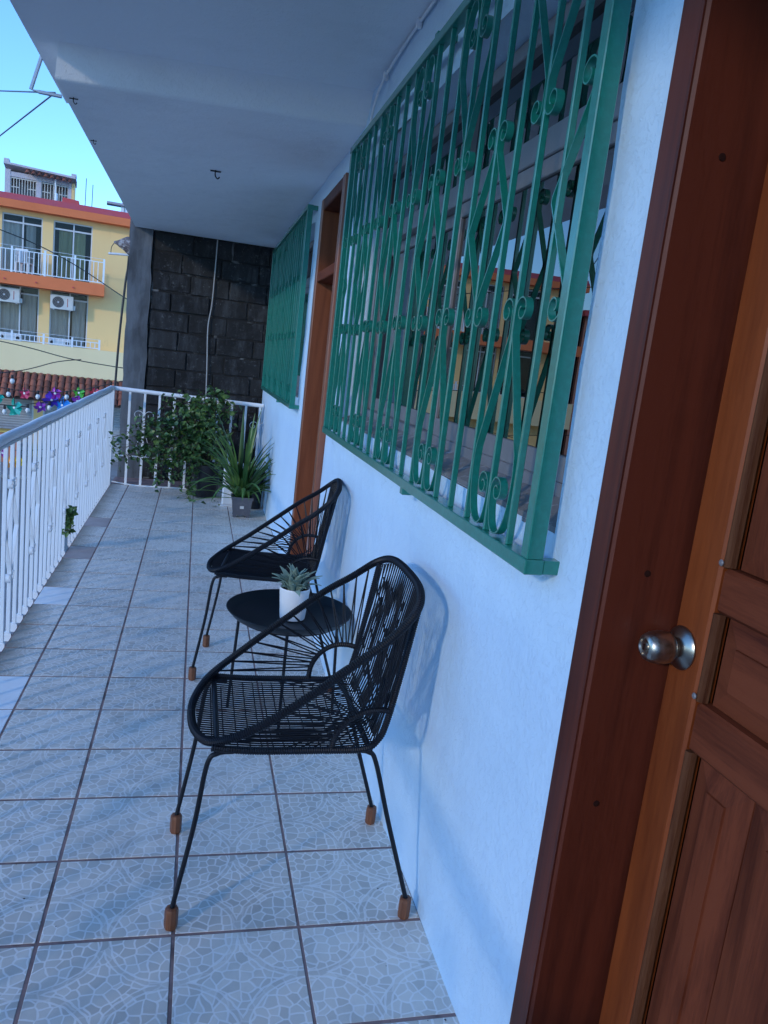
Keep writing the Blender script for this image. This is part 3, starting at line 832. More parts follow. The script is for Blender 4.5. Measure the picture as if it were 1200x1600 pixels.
# ------------------------------------------------------------------ corded chairs
def make_chair():
    t = thing('lounge_chair', 'black corded round lounge chair with wooden feet, nearest the camera', 'chair', (.30, 2.02, 0), 0, 'black corded chairs')
    Z = .517
    wrap = lambda step, amp, r: (lambda i: r + amp * (1 if i % 2 else -1))
    half = [(-.255, .0, .508), (-.243, .11, .508), (-.200, .208, .530), (-.105, .262, .592), (.02, .283, .690), (.13, .283, .780), (.215, .268, .842), (.280, .234, .902), (.308, .152, .934), (.314, .0, .942)]
    loop = half + [(x, -y, z) for x, y, z in half[-2:0:-1]]
    rim = resample(cat_rom(loop, 14, True), .0031, True)
    MB().tube(rim, .0125, 10, True, rfun=lambda i: .0108 + (.0011 if i % 2 else -.0009)).obj('rim', ROPE, t)
    legpath = {}
    for s in (-1, 1):
        base = cat_rom([(-.205, s * .222, Z + .004), (-.10, s * .225, Z - .004), (.08, s * .225, Z - .004), (.185, s * .224, Z - .002), (.222, s * .222, Z + .022), (.24, s * .222, Z + .07), (.262, s * .222, .72), (.288, s * .222, .905)], 10)
        base = resample(base, .003)
        MB().tube(base, .010, 10, rfun=lambda i: .0088 + (.0010 if i % 2 else -.0008)).obj('side_frame', ROPE, t)
        hp = cat_rom([(.10, s * .222, Z), (.108, s * .228, .56), (.135, s * .232, .60), (.175, s * .232, .624), (.215, s * .228, .628), (.248, s * .223, .622)], 10)
        MB().tube(resample(hp, .003), .008, 8, rfun=lambda i: .0080 + (.0008 if i % 2 else -.0006)).obj('corner_hoop', ROPE, t)
        # fan of cords from rim to hoop
        fan = MB()
        side = [p for p in resample(cat_rom([(x, s * y, z) for x, y, z in half[2:8]], 12), .004)]
        n = 13
        hr = resample(hp, .004)
        for k in range(n):
            a = side[int((len(side) - 1) * (k + .5) / n)]
            for d in (-.45, .45):
                u = (k + .5 + d) / n
                c = hr[min(len(hr) - 1, max(0, int((len(hr) - 1) * (.12 + .86 * u))))]
                fan.tube([a + Vector((0, 0, -.004)), a.lerp(c, .5) + Vector((0, 0, -.002)), c], .0024, 5)
        # a few cords under the hoop at seat corner
        stuff(fan.obj('side_cords', ROPE, t))
        # legs
        for (fx, fy, tx) in ((-.272, .208, -.20), (.36, .222, .215)):
            sx = 1 if fx > 0 else -1
            P = cat_rom([(tx - sx * .05, s * .215, Z - .010), (tx - sx * .012, s * .217, Z - .014), (tx + sx * .012, s * .218, Z - .045), (tx + (fx - tx) * .45, s * (.218 + (fy - .218) * .45), .30), (fx, s * fy, .058)], 8)
            lg = MB().tube(P, .0065, 10).obj('leg', BLACKM, t, True)
            ft = MB().lathe([(.012, 0), (.0165, .003), (.0178, .012), (.0178, .052), (.0165, .060), (.012, .062)], (fx, s * fy, 0), 8).obj('wooden_foot', FOOT, lg, False)
    # hidden cross tubes
    for x, z in ((-.19, Z - .008), (.205, Z - .006)):
        MB().tube([(x, -.222, z), (x, .222, z)], .008, 10).obj('cross_tube', ROPE, t, True)
    # seat cords
    sc_ = MB(); n = 34
    for k in range(n):
        y = -.212 + .424 * k / (n - 1)
        xf = -.243 + .045 * (abs(y) / .212) ** 2.2
        sag = .012 * (1 - (y / .23) ** 2)
        sc_.tube([(xf, y, Z - .002), (-.08, y * 1.0, Z - .006 - sag), (.10, y, Z - .006 - sag), (.218, y, Z)], .0023, 5)
    for k in range(14):
        x = -.20 + .40 * (k + random.uniform(-.12, .12)) / 13
        yy = .215 if x > -.17 else .18
        pts = []
        for q in range(13):
            y = -yy + 2 * yy * q / 12
            pts.append((x, y, Z - .010 - .012 * (1 - (y / .23) ** 2) + .003 * (1 if q % 2 else -1)))
        sc_.tube(pts, .0019, 5)
    for s in (-1, 1):
        for k in range(6):
            sc_.tube([(-.02 + .035 * k, s * .215, Z - .004), (.214, s * (.06 + .025 * k), Z + .01 + .01 * k)], .0024, 5)
    stuff(sc_.obj('seat_cords', ROPE, t))
    # back cords
    bk = MB(); n = 25
    for k in range(n):
        y = -.207 + .414 * k / (n - 1)
        xt = .311 - .028 * (abs(y) / .21) ** 3; zt = .936 - .036 * (abs(y) / .21) ** 3
        bow = .012 * (1 - (y / .22) ** 2)
        bk.tube([(.212, y, Z + .005), (.236 + bow, y, .62), (.268 + bow, y, .78), (xt, y, zt)], .0021, 5)
    # the cord goes round the top rim and comes down again behind: a second layer, slightly fanned
    for k in range(n):
        y = -.207 + .414 * k / (n - 1)
        y2 = y * .90 + .008 * math.sin(k * .8)
        xt = .317 - .030 * (abs(y) / .21) ** 3; zt = .936 - .036 * (abs(y) / .21) ** 3
        bow = .012 * (1 - (y / .22) ** 2) - .006
        bk.tube([(.226, y2, Z + .004), (.254 + bow, y2 * .97, .62), (.284 + bow, y2 * .99, .78), (xt, y, zt)], .0021, 5)
    for row, zc in enumerate((.60, .70, .80)):
        for k in range(8):
            y0 = -.17 + .10 * (k % 4) + .035 * row
            zz = zc + (.05 if k > 3 else 0)
            if y0 > .16: continue
            x = .214 + (zz - Z) * .20 + .004
            bk.tube([(x, y0, zz + .03), (x + .004, y0 + .022, zz), (x, y0 + .044, zz + .03)], .0030, 5)
    stuff(bk.obj('back_cords', ROPE, t))
    return t
def dup(root, loc, rz, label, group=None):
    r = root.copy(); C.objects.link(r); r.location = loc; r.rotation_euler = (0, 0, rz); r['label'] = label
    if group: r['group'] = group
    for ch in list(root.children):
        c = ch.copy(); C.objects.link(c); c.parent = r
        for g_ in ch.children:
            d = g_.copy(); C.objects.link(d); d.parent = c
    return r
chair = make_chair()
dup(chair, (.368, 3.545, 0), R(-9), 'black corded round lounge chair with wooden feet, behind the side table')

# ------------------------------------------------------------------ side table
t = thing('side_table', 'round black metal tray table between the two chairs', 'table', (.44, 3.075, 0))
MB().lathe([(.001, .428), (.225, .428), (.236, .433), (.262, .461), (.2635, .464), (.260, .465), (.228, .438), (.222, .435), (.001, .434)], n=64).obj('tray', TRAY, t, True)
MB().tube([(.205 * math.cos(a), .205 * math.sin(a), .421) for a in [2 * PI * k / 48 for k in range(48)]], .006, 8, True).obj('under_ring', BLACKM, t, True)
for k in range(4):
    a = R(-8 + 90 * k)
    MB().tube([(.206 * math.cos(a), .206 * math.sin(a), .424), (.225 * math.cos(a), .225 * math.sin(a), .002)], .0065, 10).obj('leg', BLACKM, t, True)

# ------------------------------------------------------------------ succulent in white pot on the table
t = thing('potted_succulent', 'grey green succulent in a white textured pot on the tray table', 'potted plant', (.447, 3.03, .4355))
pr = [(.001, 0), (.046, 0), (.051, .004), (.053, .02), (.0625, .132), (.0635, .136), (.0605, .137), (.058, .120), (.001, .118)]
b = MB()
rows = []
for i in range(29):
    z = .004 + .130 * i / 28
    rows.append([((.0505 + .0115 * z / .134 + .0016 * (abs(math.sin(12 * a + (i % 8 < 4) * PI / 2 * 0 + i * .39)) ** .6)) * math.cos(a), (.0505 + .0115 * z / .134 + .0016 * (abs(math.sin(12 * a + i * .39)) ** .6)) * math.sin(a), z) for a in [2 * PI * k / 72 for k in range(72)]])
rows = [[(.045 * math.cos(a), .045 * math.sin(a), 0) for a in [2 * PI * k / 72 for k in range(72)]]] + rows + [[(r_ * math.cos(a), r_ * math.sin(a), z) for a in [2 * PI * k / 72 for k in range(72)]] for r_, z in ((.0618, .1365), (.0585, .1355), (.057, .120))]
b.quad_grid(rows, closed_u=True, cap=True).obj('pot', POTW, t, True)
MB().lathe([(.001, .124), (.03, .125), (.056, .1215)], n=20).obj('soil', SOIL, t)
def succ_leaf(L_, wd):
    b = MB(); rows = []
    for i in range(10):
        u = i / 9
        ww = wd * (math.sin(PI * min(1, u * .93 + .09)) ** .75) * (1 - .15 * u)
        cx = L_ * u; cz = .010 * math.sin(u * PI) - .02 * u * u * L_ / .1
        rows.append([(cx, ww * math.cos(a), cz + (.0028 if math.sin(a) < 0 else .0016) * math.sin(a) + .25 * abs(ww * math.cos(a))) for a in [2 * PI * k / 10 for k in range(10)]])
    b.quad_grid(rows, closed_u=True, cap=True)
    return b.mesh('leaf')
lm = [succ_leaf(l_, w_) for l_, w_ in ((.085, .0150), (.098, .0165), (.072, .0145), (.058, .0125))]
random.seed(11)
for k in range(38):
    a = k * 2.399963 + random.uniform(-.3, .3)
    f = k / 37
    el = R(86 - 60 * f ** 1.1 + random.uniform(-12, 10))
    rad = .006 + .034 * f
    me_ = lm[(0, 1, 1, 2)[k % 4] if f < .75 else (2, 3, 0, 3)[k % 4]]
    o = obj('leaf', me_, LEAFG, t, True)
    o.matrix_local = Matrix.Translation((rad * math.cos(a) + random.uniform(-.008, .008), rad * math.sin(a), .122 + .012 * (1 - f))) @ Matrix.Rotation(a, 4, 'Z') @ Matrix.Rotation(-el, 4, 'Y') @ Matrix.Rotation(random.uniform(-.3, .3), 4, 'X')

# ------------------------------------------------------------------ strap-leaved plant in grey pot
random.seed(5)
t = thing('potted_plant', 'strap-leaved green plant in a small square grey pot by the wall', 'potted plant', (.47, 7.06, 0))
b = MB()
def sq(h, z): return [(-h, -h, z), (h, -h, z), (h, h, z), (-h, h, z)]
b.quad_grid([sq(.075, .02), sq(.09, .165), sq(.098, .165), sq(.099, .19), sq(.088, .19), sq(.085, .16)], closed_u=True, cap=True)
pot = b.obj('pot', POTG, t)
for sx in (-1, 1):
    for sy in (-1, 1):
        MB().box(sx * .06 - .016, sx * .06 + .016, sy * .06 - .016, sy * .06 + .016, 0, .0215).obj('pot_foot', POTG, pot)
MB().box(-.018, .018, -.0905, -.0875, .085, .11).obj('sticker', STICK, pot)
MB().box(-.084, .084, -.084, .084, .15, .168).obj('soil', SOIL, t)
def strap(base, az, L_, el0, droop, wd, kink=None):
    rows = []; p = Vector(base); el = el0
    n = 16
    for i in range(n + 1):
        u = i / n
        d = Vector((math.cos(az) * math.cos(el), math.sin(az) * math.cos(el), math.sin(el)))
        side = Vector((-math.sin(az), math.cos(az), 0))
        nrm = d.cross(side)
        w_ = wd * (.75 + .5 * min(1, u * 4)) * (1 - u ** 3.2) + .0008
        fold = .35 * w_
        rows.append([p - side * w_ - nrm * fold, p - side * w_ * .5 - nrm * fold * .35, p + nrm * 0, p + side * w_ * .5 - nrm * fold * .35, p + side * w_ - nrm * fold])
        if i < n:
            p = p + d * (L_ / n)
            el -= droop / n * (.5 + 1.2 * u)
            if kink and i == int(kink * n): el -= 1.9
    return MB().quad_grid(rows)
specs = []
for k in range(70):
    az = random.uniform(0, 2 * PI)
    out = random.random() ** .7
    specs.append((az, random.uniform(.50, .88) * (1.05 - .12 * out), R(88 - 52 * out), random.uniform(.2, .9) + .8 * out, random.uniform(.011, .017), None))
specs += [(R(172), .98, R(74), .28, .019, None), (R(165), .95, R(70), .3, .018, None), (R(178), .86, R(66), .35, .017, None), (R(100), .82, R(87), .1, .019, None), (R(60), .80, R(84), .15, .017, None),
          (R(10), .75, R(70), .5, .014, .62), (R(-10), .70, R(64), .5, .014, .6), (R(20), .62, R(62), .4, .013, .66),
          (R(178), .62, R(40), .1, .012, None), (R(190), .66, R(33), .2, .011, None), (R(168), .6, R(44), .15, .012, None),
          (R(185), .62, R(20), .9, .010, None), (R(205), .58, R(8), .55, .010, None)]
for az, L_, el, dr, wd, kk in specs:
    bx, by = random.uniform(-.035, .035), random.uniform(-.035, .035)
    strap((bx, by, .165), az, L_, el, dr, wd, kk).obj('leaf', LEAFS, t, True)

# ------------------------------------------------------------------ leafy climbing bush in black pot
random.seed(9)
t = thing('potted_bush', 'sprawling leafy dark green bush in a large black pot by the far railing', 'bush', (.14, 7.93, 0))
MB().lathe([(.10, 0), (.125, .004), (.155, .30), (.165, .305), (.167, .335), (.150, .335), (.146, .30), (.001, .295)], n=28).obj('pot', POTB, t, True)
stems = MB(); leaves = MB()
def leafat(p, sz):
    d = Vector((random.gauss(0, 1), random.gauss(0, 1) - .2, random.gauss(0, .7) - .35)).normalized()
    n_ = Vector((random.gauss(0, .6), random.gauss(-.5, .6), random.gauss(.75, .4))).normalized()
    s_ = d.cross(n_)
    if s_.length < .1: return
    s_.normalize(); n_ = s_.cross(d)
    L_ = sz * random.choice([.5, .7, .85, 1, 1.15, 1.4]) * random.uniform(.9, 1.1); W_ = L_ * random.uniform(.3, .42)
    b0 = len(leaves.v)
    leaves.v += [tuple(q) for q in (p, p + d * L_ * .35 + s_ * W_ + n_ * L_ * .1, p + d * L_ * .4 - n_ * 0, p + d * L_ * .35 - s_ * W_ + n_ * L_ * .1, p + d * L_ * .75 + s_ * W_ * .62 + n_ * L_ * .06, p + d * L_ * .78, p + d * L_ * .75 - s_ * W_ * .62 + n_ * L_ * .06, p + d * L_ * 1.05 - n_ * L_ * .1)]
    leaves.f += [(b0, b0 + 1, b0 + 2), (b0, b0 + 2, b0 + 3), (b0 + 1, b0 + 4, b0 + 5, b0 + 2), (b0 + 2, b0 + 5, b0 + 6, b0 + 3), (b0 + 4, b0 + 7, b0 + 5), (b0 + 5, b0 + 7, b0 + 6)]
def branch(pts, nleaf, spread, sz=.05, r=.005):
    P = cat_rom(pts, 8)
    stems.tube(P, [r * (1 - .7 * i / len(P)) for i in range(len(P))], 5)
    for k in range(nleaf):
        q = P[int(len(P) * random.uniform(.18, 1) - 1e-6)]
        o = Vector((random.gauss(0, spread), random.gauss(0, spread * .7), random.gauss(0, spread)))
        stems.tube([q, q + o], .0013, 3) if k % 3 == 0 else None
        leafat(q + o, sz)
# main arching stems: to the left over the rail, up, and trailing down
tips = [(-.90, -.10, .42), (-.86, .02, .50), (-.78, -.15, .60), (-.70, .05, .66), (-.62, -.05, .72), (-.55, .08, .55), (-.45, -.12, .62), (-.36, .06, .74), (-.30, -.08, .80), (-.42, .03, .92), (-.22, .05, .88), (-.12, -.05, .92), (-.02, .05, .96), (.08, -.02, 1.0), (.16, .05, .95), (.22, -.04, .86), (-.16, -.14, .72), (-.04, -.12, .70), (.06, -.14, .66), (.17, -.12, .62),
        (-.66, -.12, .38), (-.52, -.16, .36), (-.38, -.14, .34), (-.26, -.2, .42), (-.82, -.05, .33), (-.14, -.22, .5)]
for q in tips:
    mid = (q[0] * .45 + random.uniform(-.05, .05), q[1] * .5 + random.uniform(-.05, .05), .30 + (q[2] - .3) * .75 + .12)
    branch([(random.uniform(-.06, .06), random.uniform(-.06, .06), .29), mid, q], 68, .058, .056)
for x0, z0, x1, z1 in ((-.40, .42, -.42, .16), (-.26, .40, -.24, .10), (-.16, .36, -.10, .06), (-.52, .40, -.50, .25), (-.14, .2, -.13, .02), (-.12, .3, -.17, .0), (-.34, .3, -.30, .22), (.13, .40, .16, .22)):
    branch([(x0 * .6, -.15, z0 + .12), (x0, -.2, z0), (x1, -.23, z1)], 34, .028, .045, .003)
for k in range(10):
    leafat(Vector((random.uniform(-.2, .3), -.35 + random.uniform(-.2, .1), .012)), .04)
branch([(-.35, -.2, .30), (-.46, -.27, .22), (-.47, -.30, .07)], 9, .014, .045, .0015)
stuff(leaves.obj('foliage', LEAFD, t)); stems.obj('stems', STEM, t)

# black pot and white container behind the strap-leaved plant
t = thing('plant_pot', 'black plastic pot in the corner behind the strap-leaved plant', 'pot', (.60, 7.48, 0))
MB().lathe([(.075, 0), (.08, .003), (.095, .34), (.102, .345), (.102, .37), (.09, .37), (.088, .34), (.001, .33)], n=24).obj('body', POTB, t, True)
MB().lathe([(.001, .335), (.087, .332)], n=16).obj('soil', SOIL, t)
t = thing('white_container', 'white plastic container standing behind the small grey pot', 'container', (.40, 7.50, 0))
b = MB()
b.box(-.095, .095, -.045, .075, .012, .40, .012)
b.obj('body', WPLASTIC, t); MB().box(-.11, .11, -.055, .085, .0, .012, .004).obj('base', WPLASTIC, t)
MB().box(-.09, .09, -.04, .07, .398, .43, .008).obj('lid', WPLASTIC, t)

# small plant at the foot of the railing
random.seed(3)
t = thing('small_potted_plant', 'small bushy plant in a slim grey pot just outside the railing bars', 'potted plant', (-.870, 5.52, -.035))
MB().lathe([(.035, 0), (.038, .003), (.047, .16), (.05, .162), (.05, .175), (.043, .175), (.042, .16), (.001, .155)], n=20).obj('pot', mat('grey_pot', (.36, .37, .4), .6), t, True)
leaves = MB()
for k in range(170):
    h_ = random.random()
    leafat(Vector((.05 + .045 * h_ + random.gauss(0, .022) * (1.1 - .6 * h_), random.gauss(0, .026) * (1.1 - .6 * h_), .17 + .17 * h_)), .032)
stuff(leaves.obj('foliage', mat('bright_leaf', (.06, .13, .03), .5, var=(20, (.10, .18, .045), .45, .7)), t))

# ------------------------------------------------------------------ yellow building across the street
YEL = mat('yellow_paint', (.98, .65, .28), .8, var=(.9, (.95, .61, .26), .45, .75), var2=(1.6, (.66, .44, .20), .60, .80, 9), stretch=(1, 1, .35), bump=(25, .2, .01))
BEI = mat('beige_yellow_paint', (.98, .76, .42), .8, var=(.8, (.94, .72, .39), .45, .75))
ORA = mat('orange_paint', (.86, .21, .07), .75, var=(1.2, (.78, .185, .06), .45, .75))
MAG = mat('faded_red_paint', (.60, .085, .09), .8, var=(1.5, (.52, .1, .11), .45, .7))
CURT = mat('pale_curtain', (.66, .60, .52), .9, rand=.15)
CURG = mat('olive_curtain', (.46, .44, .24), .9, rand=.15)
BZ = -3.77
FAC = Matrix.Translation((-5.4356, 34, BZ)) @ Matrix.Rotation(R(6), 4, 'Z')
def fthing(name, label, cat, u=0, off=0, z=BZ, group=None):
    t = thing(name, label, cat, (0, 0, 0), 0, group)
    t.matrix_world = FAC @ Matrix.Translation((u, -off, z - BZ))
    return t
t = fthing('apartment_building', 'yellow apartment building with orange balconies and eaves across the street', 'building')
bld = t
def fb(n, u0, u1, off0, off1, z0, z1, m_, p=None, bev=.0):
    return MB().box(u0, u1, -off0, -off1, z0 - BZ, z1 - BZ, bev).obj(n, m_, p or t)
UL, UR = -9.6, 5.2
WU = [(-.46 - 1.83 * k, .98 - 1.83 * k) for k in range(5)]
ops = [(a, c, 3.42, 5.66) for a, c in WU] + [(a - .04, c - .05, .86, 3.0) for a, c in WU]
# wall with real openings
wb = wall_grid(UL, UR, 0, 6.0 - BZ, [(a, c, z0 - BZ, z1 - BZ) for a, c, z0, z1 in ops] + [(-6.4, -.97, 0, -1.25 - BZ), (-.62, 4.6, 0, -1.25 - BZ)], 0, .25)
wb.v = [(y, x, z) for x, y, z in wb.v]
wb.obj('wall', YEL, t)
fb('side_wall', UL - .002, UL + .2, -.26, -9, BZ, 6.0, YEL); fb('side_wall', UR - .2, UR + .002, -.26, -9, BZ, 6.0, YEL)
fb('inner_room', UL + .25, UR - .25, -.9, -8.9, BZ + .02, 5.9, mat('far_room', (.12, .11, .1), .9))
fb('roof', UL, UR, .0, -9, 6.0, 6.12, CONC)
ev = fb('eave', UL - .1, UR + .1, .5, -.05, 5.82, 6.105, ORA)
b = MB().quad_grid([[(UL - .1, -.5, 6.107 - BZ), (UR + .1, -.5, 6.107 - BZ)], [(UL - .1, -.18, 6.37 - BZ), (UR + .1, -.18, 6.37 - BZ)], [(UL - .1, .3, 6.37 - BZ), (UR + .1, .3, 6.37 - BZ)], [(UL - .1, .3, 6.13 - BZ), (UR + .1, .3, 6.13 - BZ)]], closed_v=True)
b.obj('parapet_cap', MAG, t)
fb('balcony_slab', UL, 1.52, .92, .001, 2.97, 3.42, ORA)
for u in (-2.05, -.95, .38): MB().lathe([(.03, 0), (.03, .05), (.015, .05)], n=8).obj('drain_spout', MAG, t).matrix_local = Matrix.Translation((u, -.92, 3.15 - BZ)) @ Matrix.Rotation(R(90), 4, 'X')
fb('parapet', UL, UR, .92, .70, -.30, .85, BEI)
fb('terrace_slab', UL, UR, .70, .001, .70, .80, BEI)
fb('parapet_soffit', UL, UR, .70, .001, -.30, -.20, BEI)

def curtain(u0, u1, z0, z1, off, m_, p):
    n = max(8, int((u1 - u0) / .035))
    ph = random.uniform(0, 6)
    P = [(u0 + (u1 - u0) * i / n, -off + .035 * math.sin(i * 1.25 + ph) + .02 * math.sin(i * .53 + ph)) for i in range(n + 1)]
    MB().quad_grid([[(x, y, z0 - BZ) for x, y in P], [(x, y, z1 - BZ) for x, y in P]]).obj('curtain', m_, p, True)
random.seed(21)
for i, (a, c, z0, z1) in enumerate(ops):
    up_ = z0 > 2
    mid = (a + c) / 2 + .02
    fr = MB()
    for q in (a, mid - .025, c - .05): fr.box(q, q + .05, .09, .15, z0 - BZ, z1 - BZ)
    for q0, q1 in ((z0, z0 + .05), (z1 - .33, z1 - .27), (z1 - .05, z1)):
        fr.box(a + .05, mid - .025, .092, .148, q0 - BZ, q1 - BZ); fr.box(mid + .025, c - .05, .092, .148, q0 - BZ, q1 - BZ)
    wn = fr.obj('window', ALUW, t)
    MB().box(a + .05, mid - .025, .115, .121, z0 + .05 - BZ, z1 - .05 - BZ).obj('pane', GLASSF, wn)
    MB().box(mid + .025, c - .05, .115, .121, z0 + .05 - BZ, z1 - .05 - BZ).obj('pane', GLASSF, wn)
    cm = CURG if (up_ and i == 0) else CURT
    if i in (0, 1, 2, 3, 5, 6, 7, 8):
        curtain(a + (.2 if i == 0 else .03), mid, z0 + .02, z1 - .3, -.20, cm, wn)
        curtain(mid + (.1 if i % 2 else .02), c - (.25 if up_ else .1), z0 + .02, z1 - .3, -.19, cm, wn)

def far_rail(n, u0, u1, z0, z1, posts, step, label_parent, thick=.028):
    rl = MB()
    rl.box(u0, u1, -.90, -.87, z1 - .03 - BZ, z1 - BZ); rl.box(u0, u1, -.90, -.87, z0 + .04 - BZ, z0 + .07 - BZ)
    r_ = rl.obj(n, RAILW, t)
    mbar = MB().box(-thick / 2, thick / 2, -.897, -.873, z0 + .07 - BZ, z1 - .03 - BZ).mesh('rail_bar')
    mpost = MB().box(-.035, .035, -.915, -.85, z0 - BZ, z1 + .10 - BZ).mesh('rail_post')
    u = u0 + step * .5
    while u < u1:
        if all(abs(u - p) > .06 for p in posts): o = obj('rail_bar', mbar, RAILW, r_); o.location = (u, 0, 0)
        u += step
    for p in posts: o = obj('rail_post', mpost, RAILW, r_); o.location = (p, 0, 0)
    MB().tube([(u0, -.885, z1 + .13 - BZ), (u1, -.885, z1 + .11 - BZ)], .008, 5).obj('rail_wire', RAILW, r_)
far_rail('balcony_rail', -4.6, 1.5, 3.42, 4.27, (-4.1, -2.95, -1.82, -.66, .41, 1.47), .165, t)
far_rail('terrace_rail', -4.6, 1.46, .85, 1.14, (-4.1, -2.9, -1.75, -.62, .42, 1.43), .17, t)

# barrel tiled awning over the shops
TERRA = mat('terracotta_tile', (.30, .095, .055), .85, var=(5, (.16, .07, .05), .45, .65), rand=.45, bump=(40, .4, .005))
t = fthing('tiled_awning', 'sloping terracotta barrel tile awning above the shop shutters', 'awning')
b = MB().quad_grid([[(-3.6, -.93, -.36 - BZ), (3.6, -.93, -.36 - BZ)], [(-3.6, -1.95, -1.22 - BZ), (3.6, -1.95, -1.22 - BZ)], [(-3.6, -1.95, -1.30 - BZ), (3.6, -1.95, -1.30 - BZ)], [(-3.6, -.93, -.44 - BZ), (3.6, -.93, -.44 - BZ)]], closed_v=True)
b.obj('deck', mat('awning_deck', (.05, .035, .03), .9), t)
rows = []
for q, (l_, rr) in enumerate(((0, .098), (.40, .122))):
    rows.append([(rr * math.cos(a), -l_, rr * .85 * math.sin(a)) for a in [PI * k / 8 for k in range(9)]])
rows += [[(x * .86, y, z * .86 - .002) for x, y, z in rows[1]], [(x * .86, y, z * .86 - .002) for x, y, z in rows[0]]]
tme = MB().quad_grid(rows, closed_v=True).mesh('barrel_tile')
ang = math.atan2(.86, 1.02)
for i in range(28):
    for j in range(4):
        o = obj('barrel_tile', tme, TERRA, t, True)
        sN = j * .335
        o.matrix_local = Matrix.Translation((-3.4 + i * .25 + random.uniform(-.012, .012), -.93 - sN * math.cos(ang), -.345 - BZ - sN * math.sin(ang) + .012)) @ Matrix.Rotation(ang, 4, 'X') @ Matrix.Rotation(random.uniform(-.03, .03), 4, 'Z')

# shop shutters and the pillar between them
SHUT = mat('grey_shutter', (.42, .43, .45), .5, .2, var=(3, (.34, .34, .36), .45, .7), bump=(30, .1, .01))
for u0, u1, lab in ((-6.3, -.97, 'wide grey roller shutter left of the yellow pillar'), (-.62, 4.5, 'grey roller shutter right of the yellow pillar')):
    t = fthing('roller_shutter', lab, 'shutter', (u0 + u1) / 2, -.05, BZ, 'closed shop shutters')
    hw_ = (u1 - u0) / 2
    pr = []
    z = .0
    while z < 2.5:
        pr += [(0, z), (-.012, z + .02), (-.018, z + .05), (-.012, z + .08), (0, z + .10)]
        z += .105
    MB().quad_grid([[(-hw_ + .05, y, z_) for y, z_ in pr], [(hw_ - .05, y, z_) for y, z_ in pr]]).obj('curtain', SHUT, t)
    for sx in (-1, 1): MB().box(sx * (hw_ - .03) - .03, sx * (hw_ - .03) + .03, -.05, .03, 0, 2.5).obj('guide', ALUW, t)
    MB().box(-hw_, hw_, -.06, .03, 2.5, 2.6).obj('shutter_box', SHUT, t)
# salmon shop base in front, low wall
t = fthing('shop_counter', 'low salmon coloured shop front seen between the railing bars', 'shop front', -3.2, 1.6, BZ)
MB().box(-1.6, 1.9, -.3, .3, 0, 1.15, .01).obj('base', mat('salmon_paint', (.55, .2, .12), .8), t)
MB().box(-1.7, 2.0, -.36, .36, 1.15, 1.22, .01).obj('counter_top', mat('counter_yellow', (.6, .42, .1), .7), t)

# air conditioners, terrace units, balcony chair
def aircon(u, z, label):
    t = fthing('air_conditioner', label, 'air conditioner', u, .42, z, 'air conditioners on the yellow building')
    MB().box(-.42, .42, -.16, .16, 0, .55, .015).obj('case', mat('ac_white', (.66, .65, .60), .5, var=(8, (.56, .55, .5), .5, .75)), t)
    f_ = MB()
    for rr in (.06, .11, .16, .205): f_.tube([(-.13 + rr * math.cos(a), -.166, .275 + rr * math.sin(a)) for a in [2 * PI * k / 24 for k in range(24)]], .008, 5, True)
    f_.obj('fan_guard', mat('ac_guard', (.28, .28, .27), .6), t)
    MB().lathe([(.001, 0), (.215, 0), (.215, .006)], n=28).obj('fan_recess', mat('ac_dark', (.06, .06, .06), .8), t).matrix_local = Matrix.Translation((-.13, -.157, .275)) @ Matrix.Rotation(R(90), 4, 'X')
    MB().lathe([(.03, 0), (.03, .012), (.02, .016)], n=12).obj('fan_hub', WPLASTIC, t).matrix_local = Matrix.Translation((-.13, -.160, .275)) @ Matrix.Rotation(R(90), 4, 'X')
    MB().box(.20, .225, -.163, -.159, .12, .44).obj('brand_strip', mat('ac_red', (.4, .05, .04), .6), t)
    MB().box(.415, .50, -.1, .1, .02, .2, .01).obj('valve_cover', mat('ac_white2', (.6, .6, .56), .5), t)
    for sx in (-.3, .3): MB().box(sx - .02, sx + .02, -.14, .44, -.03, -.001).obj('bracket', ALUW, t)
aircon(-.03, 2.26, 'air conditioner in front of the right lower window of the yellow building')
aircon(-1.96, 2.29, 'air conditioner at the left picture edge on the yellow building')
def unit(u, label):
    t = fthing('terrace_unit', label, 'terrace unit', u, .50, .80, 'white terrace units')
    MB().box(-.42, .42, -.14, .14, 0, .30, .03).obj('case', WPLASTIC, t)
    for sx in (-.28, .28): MB().lathe([(.07, 0), (.07, .012), (.03, .012)], n=14).obj('port', CABLEB, t).matrix_local = Matrix.Translation((sx, -.138, .16)) @ Matrix.Rotation(R(90), 4, 'X')
unit(-.05, 'white unit on the lower terrace below the right air conditioner')
unit(-1.85, 'white unit on the lower terrace at the left picture edge')
def patio_chair(u, rz, label):
    t = fthing('patio_chair', label, 'chair', u, .45, 3.42, 'white plastic chairs on the upper balcony')
    t.matrix_world = t.matrix_world @ Matrix.Rotation(rz, 4, 'Z')
    MB().box(-.24, .24, -.23, .23, .40, .44, .01).obj('seat', WPLASTIC, t)
    b = MB()
    for k in range(6): b.box(-.21 + k * .075, -.165 + k * .075, .20, .235, .44, .86)
    b.box(-.235, .25, .195, .24, .86, .92); b.obj('backrest', WPLASTIC, t)
    for sx in (-1, 1):
        for sy in (-1, 1): MB().box(sx * .22 - .025, sx * .22 + .025, sy * .21 - .025, sy * .21 + .025, 0, .40).obj('leg', WPLASTIC, t)
        MB().box(sx * .25 - .025, sx * .25 + .025, -.2, .22, .62, .65).obj('armrest', WPLASTIC, t)
patio_chair(-1.42, R(160), 'white plastic chair on the upper balcony near the left picture edge')

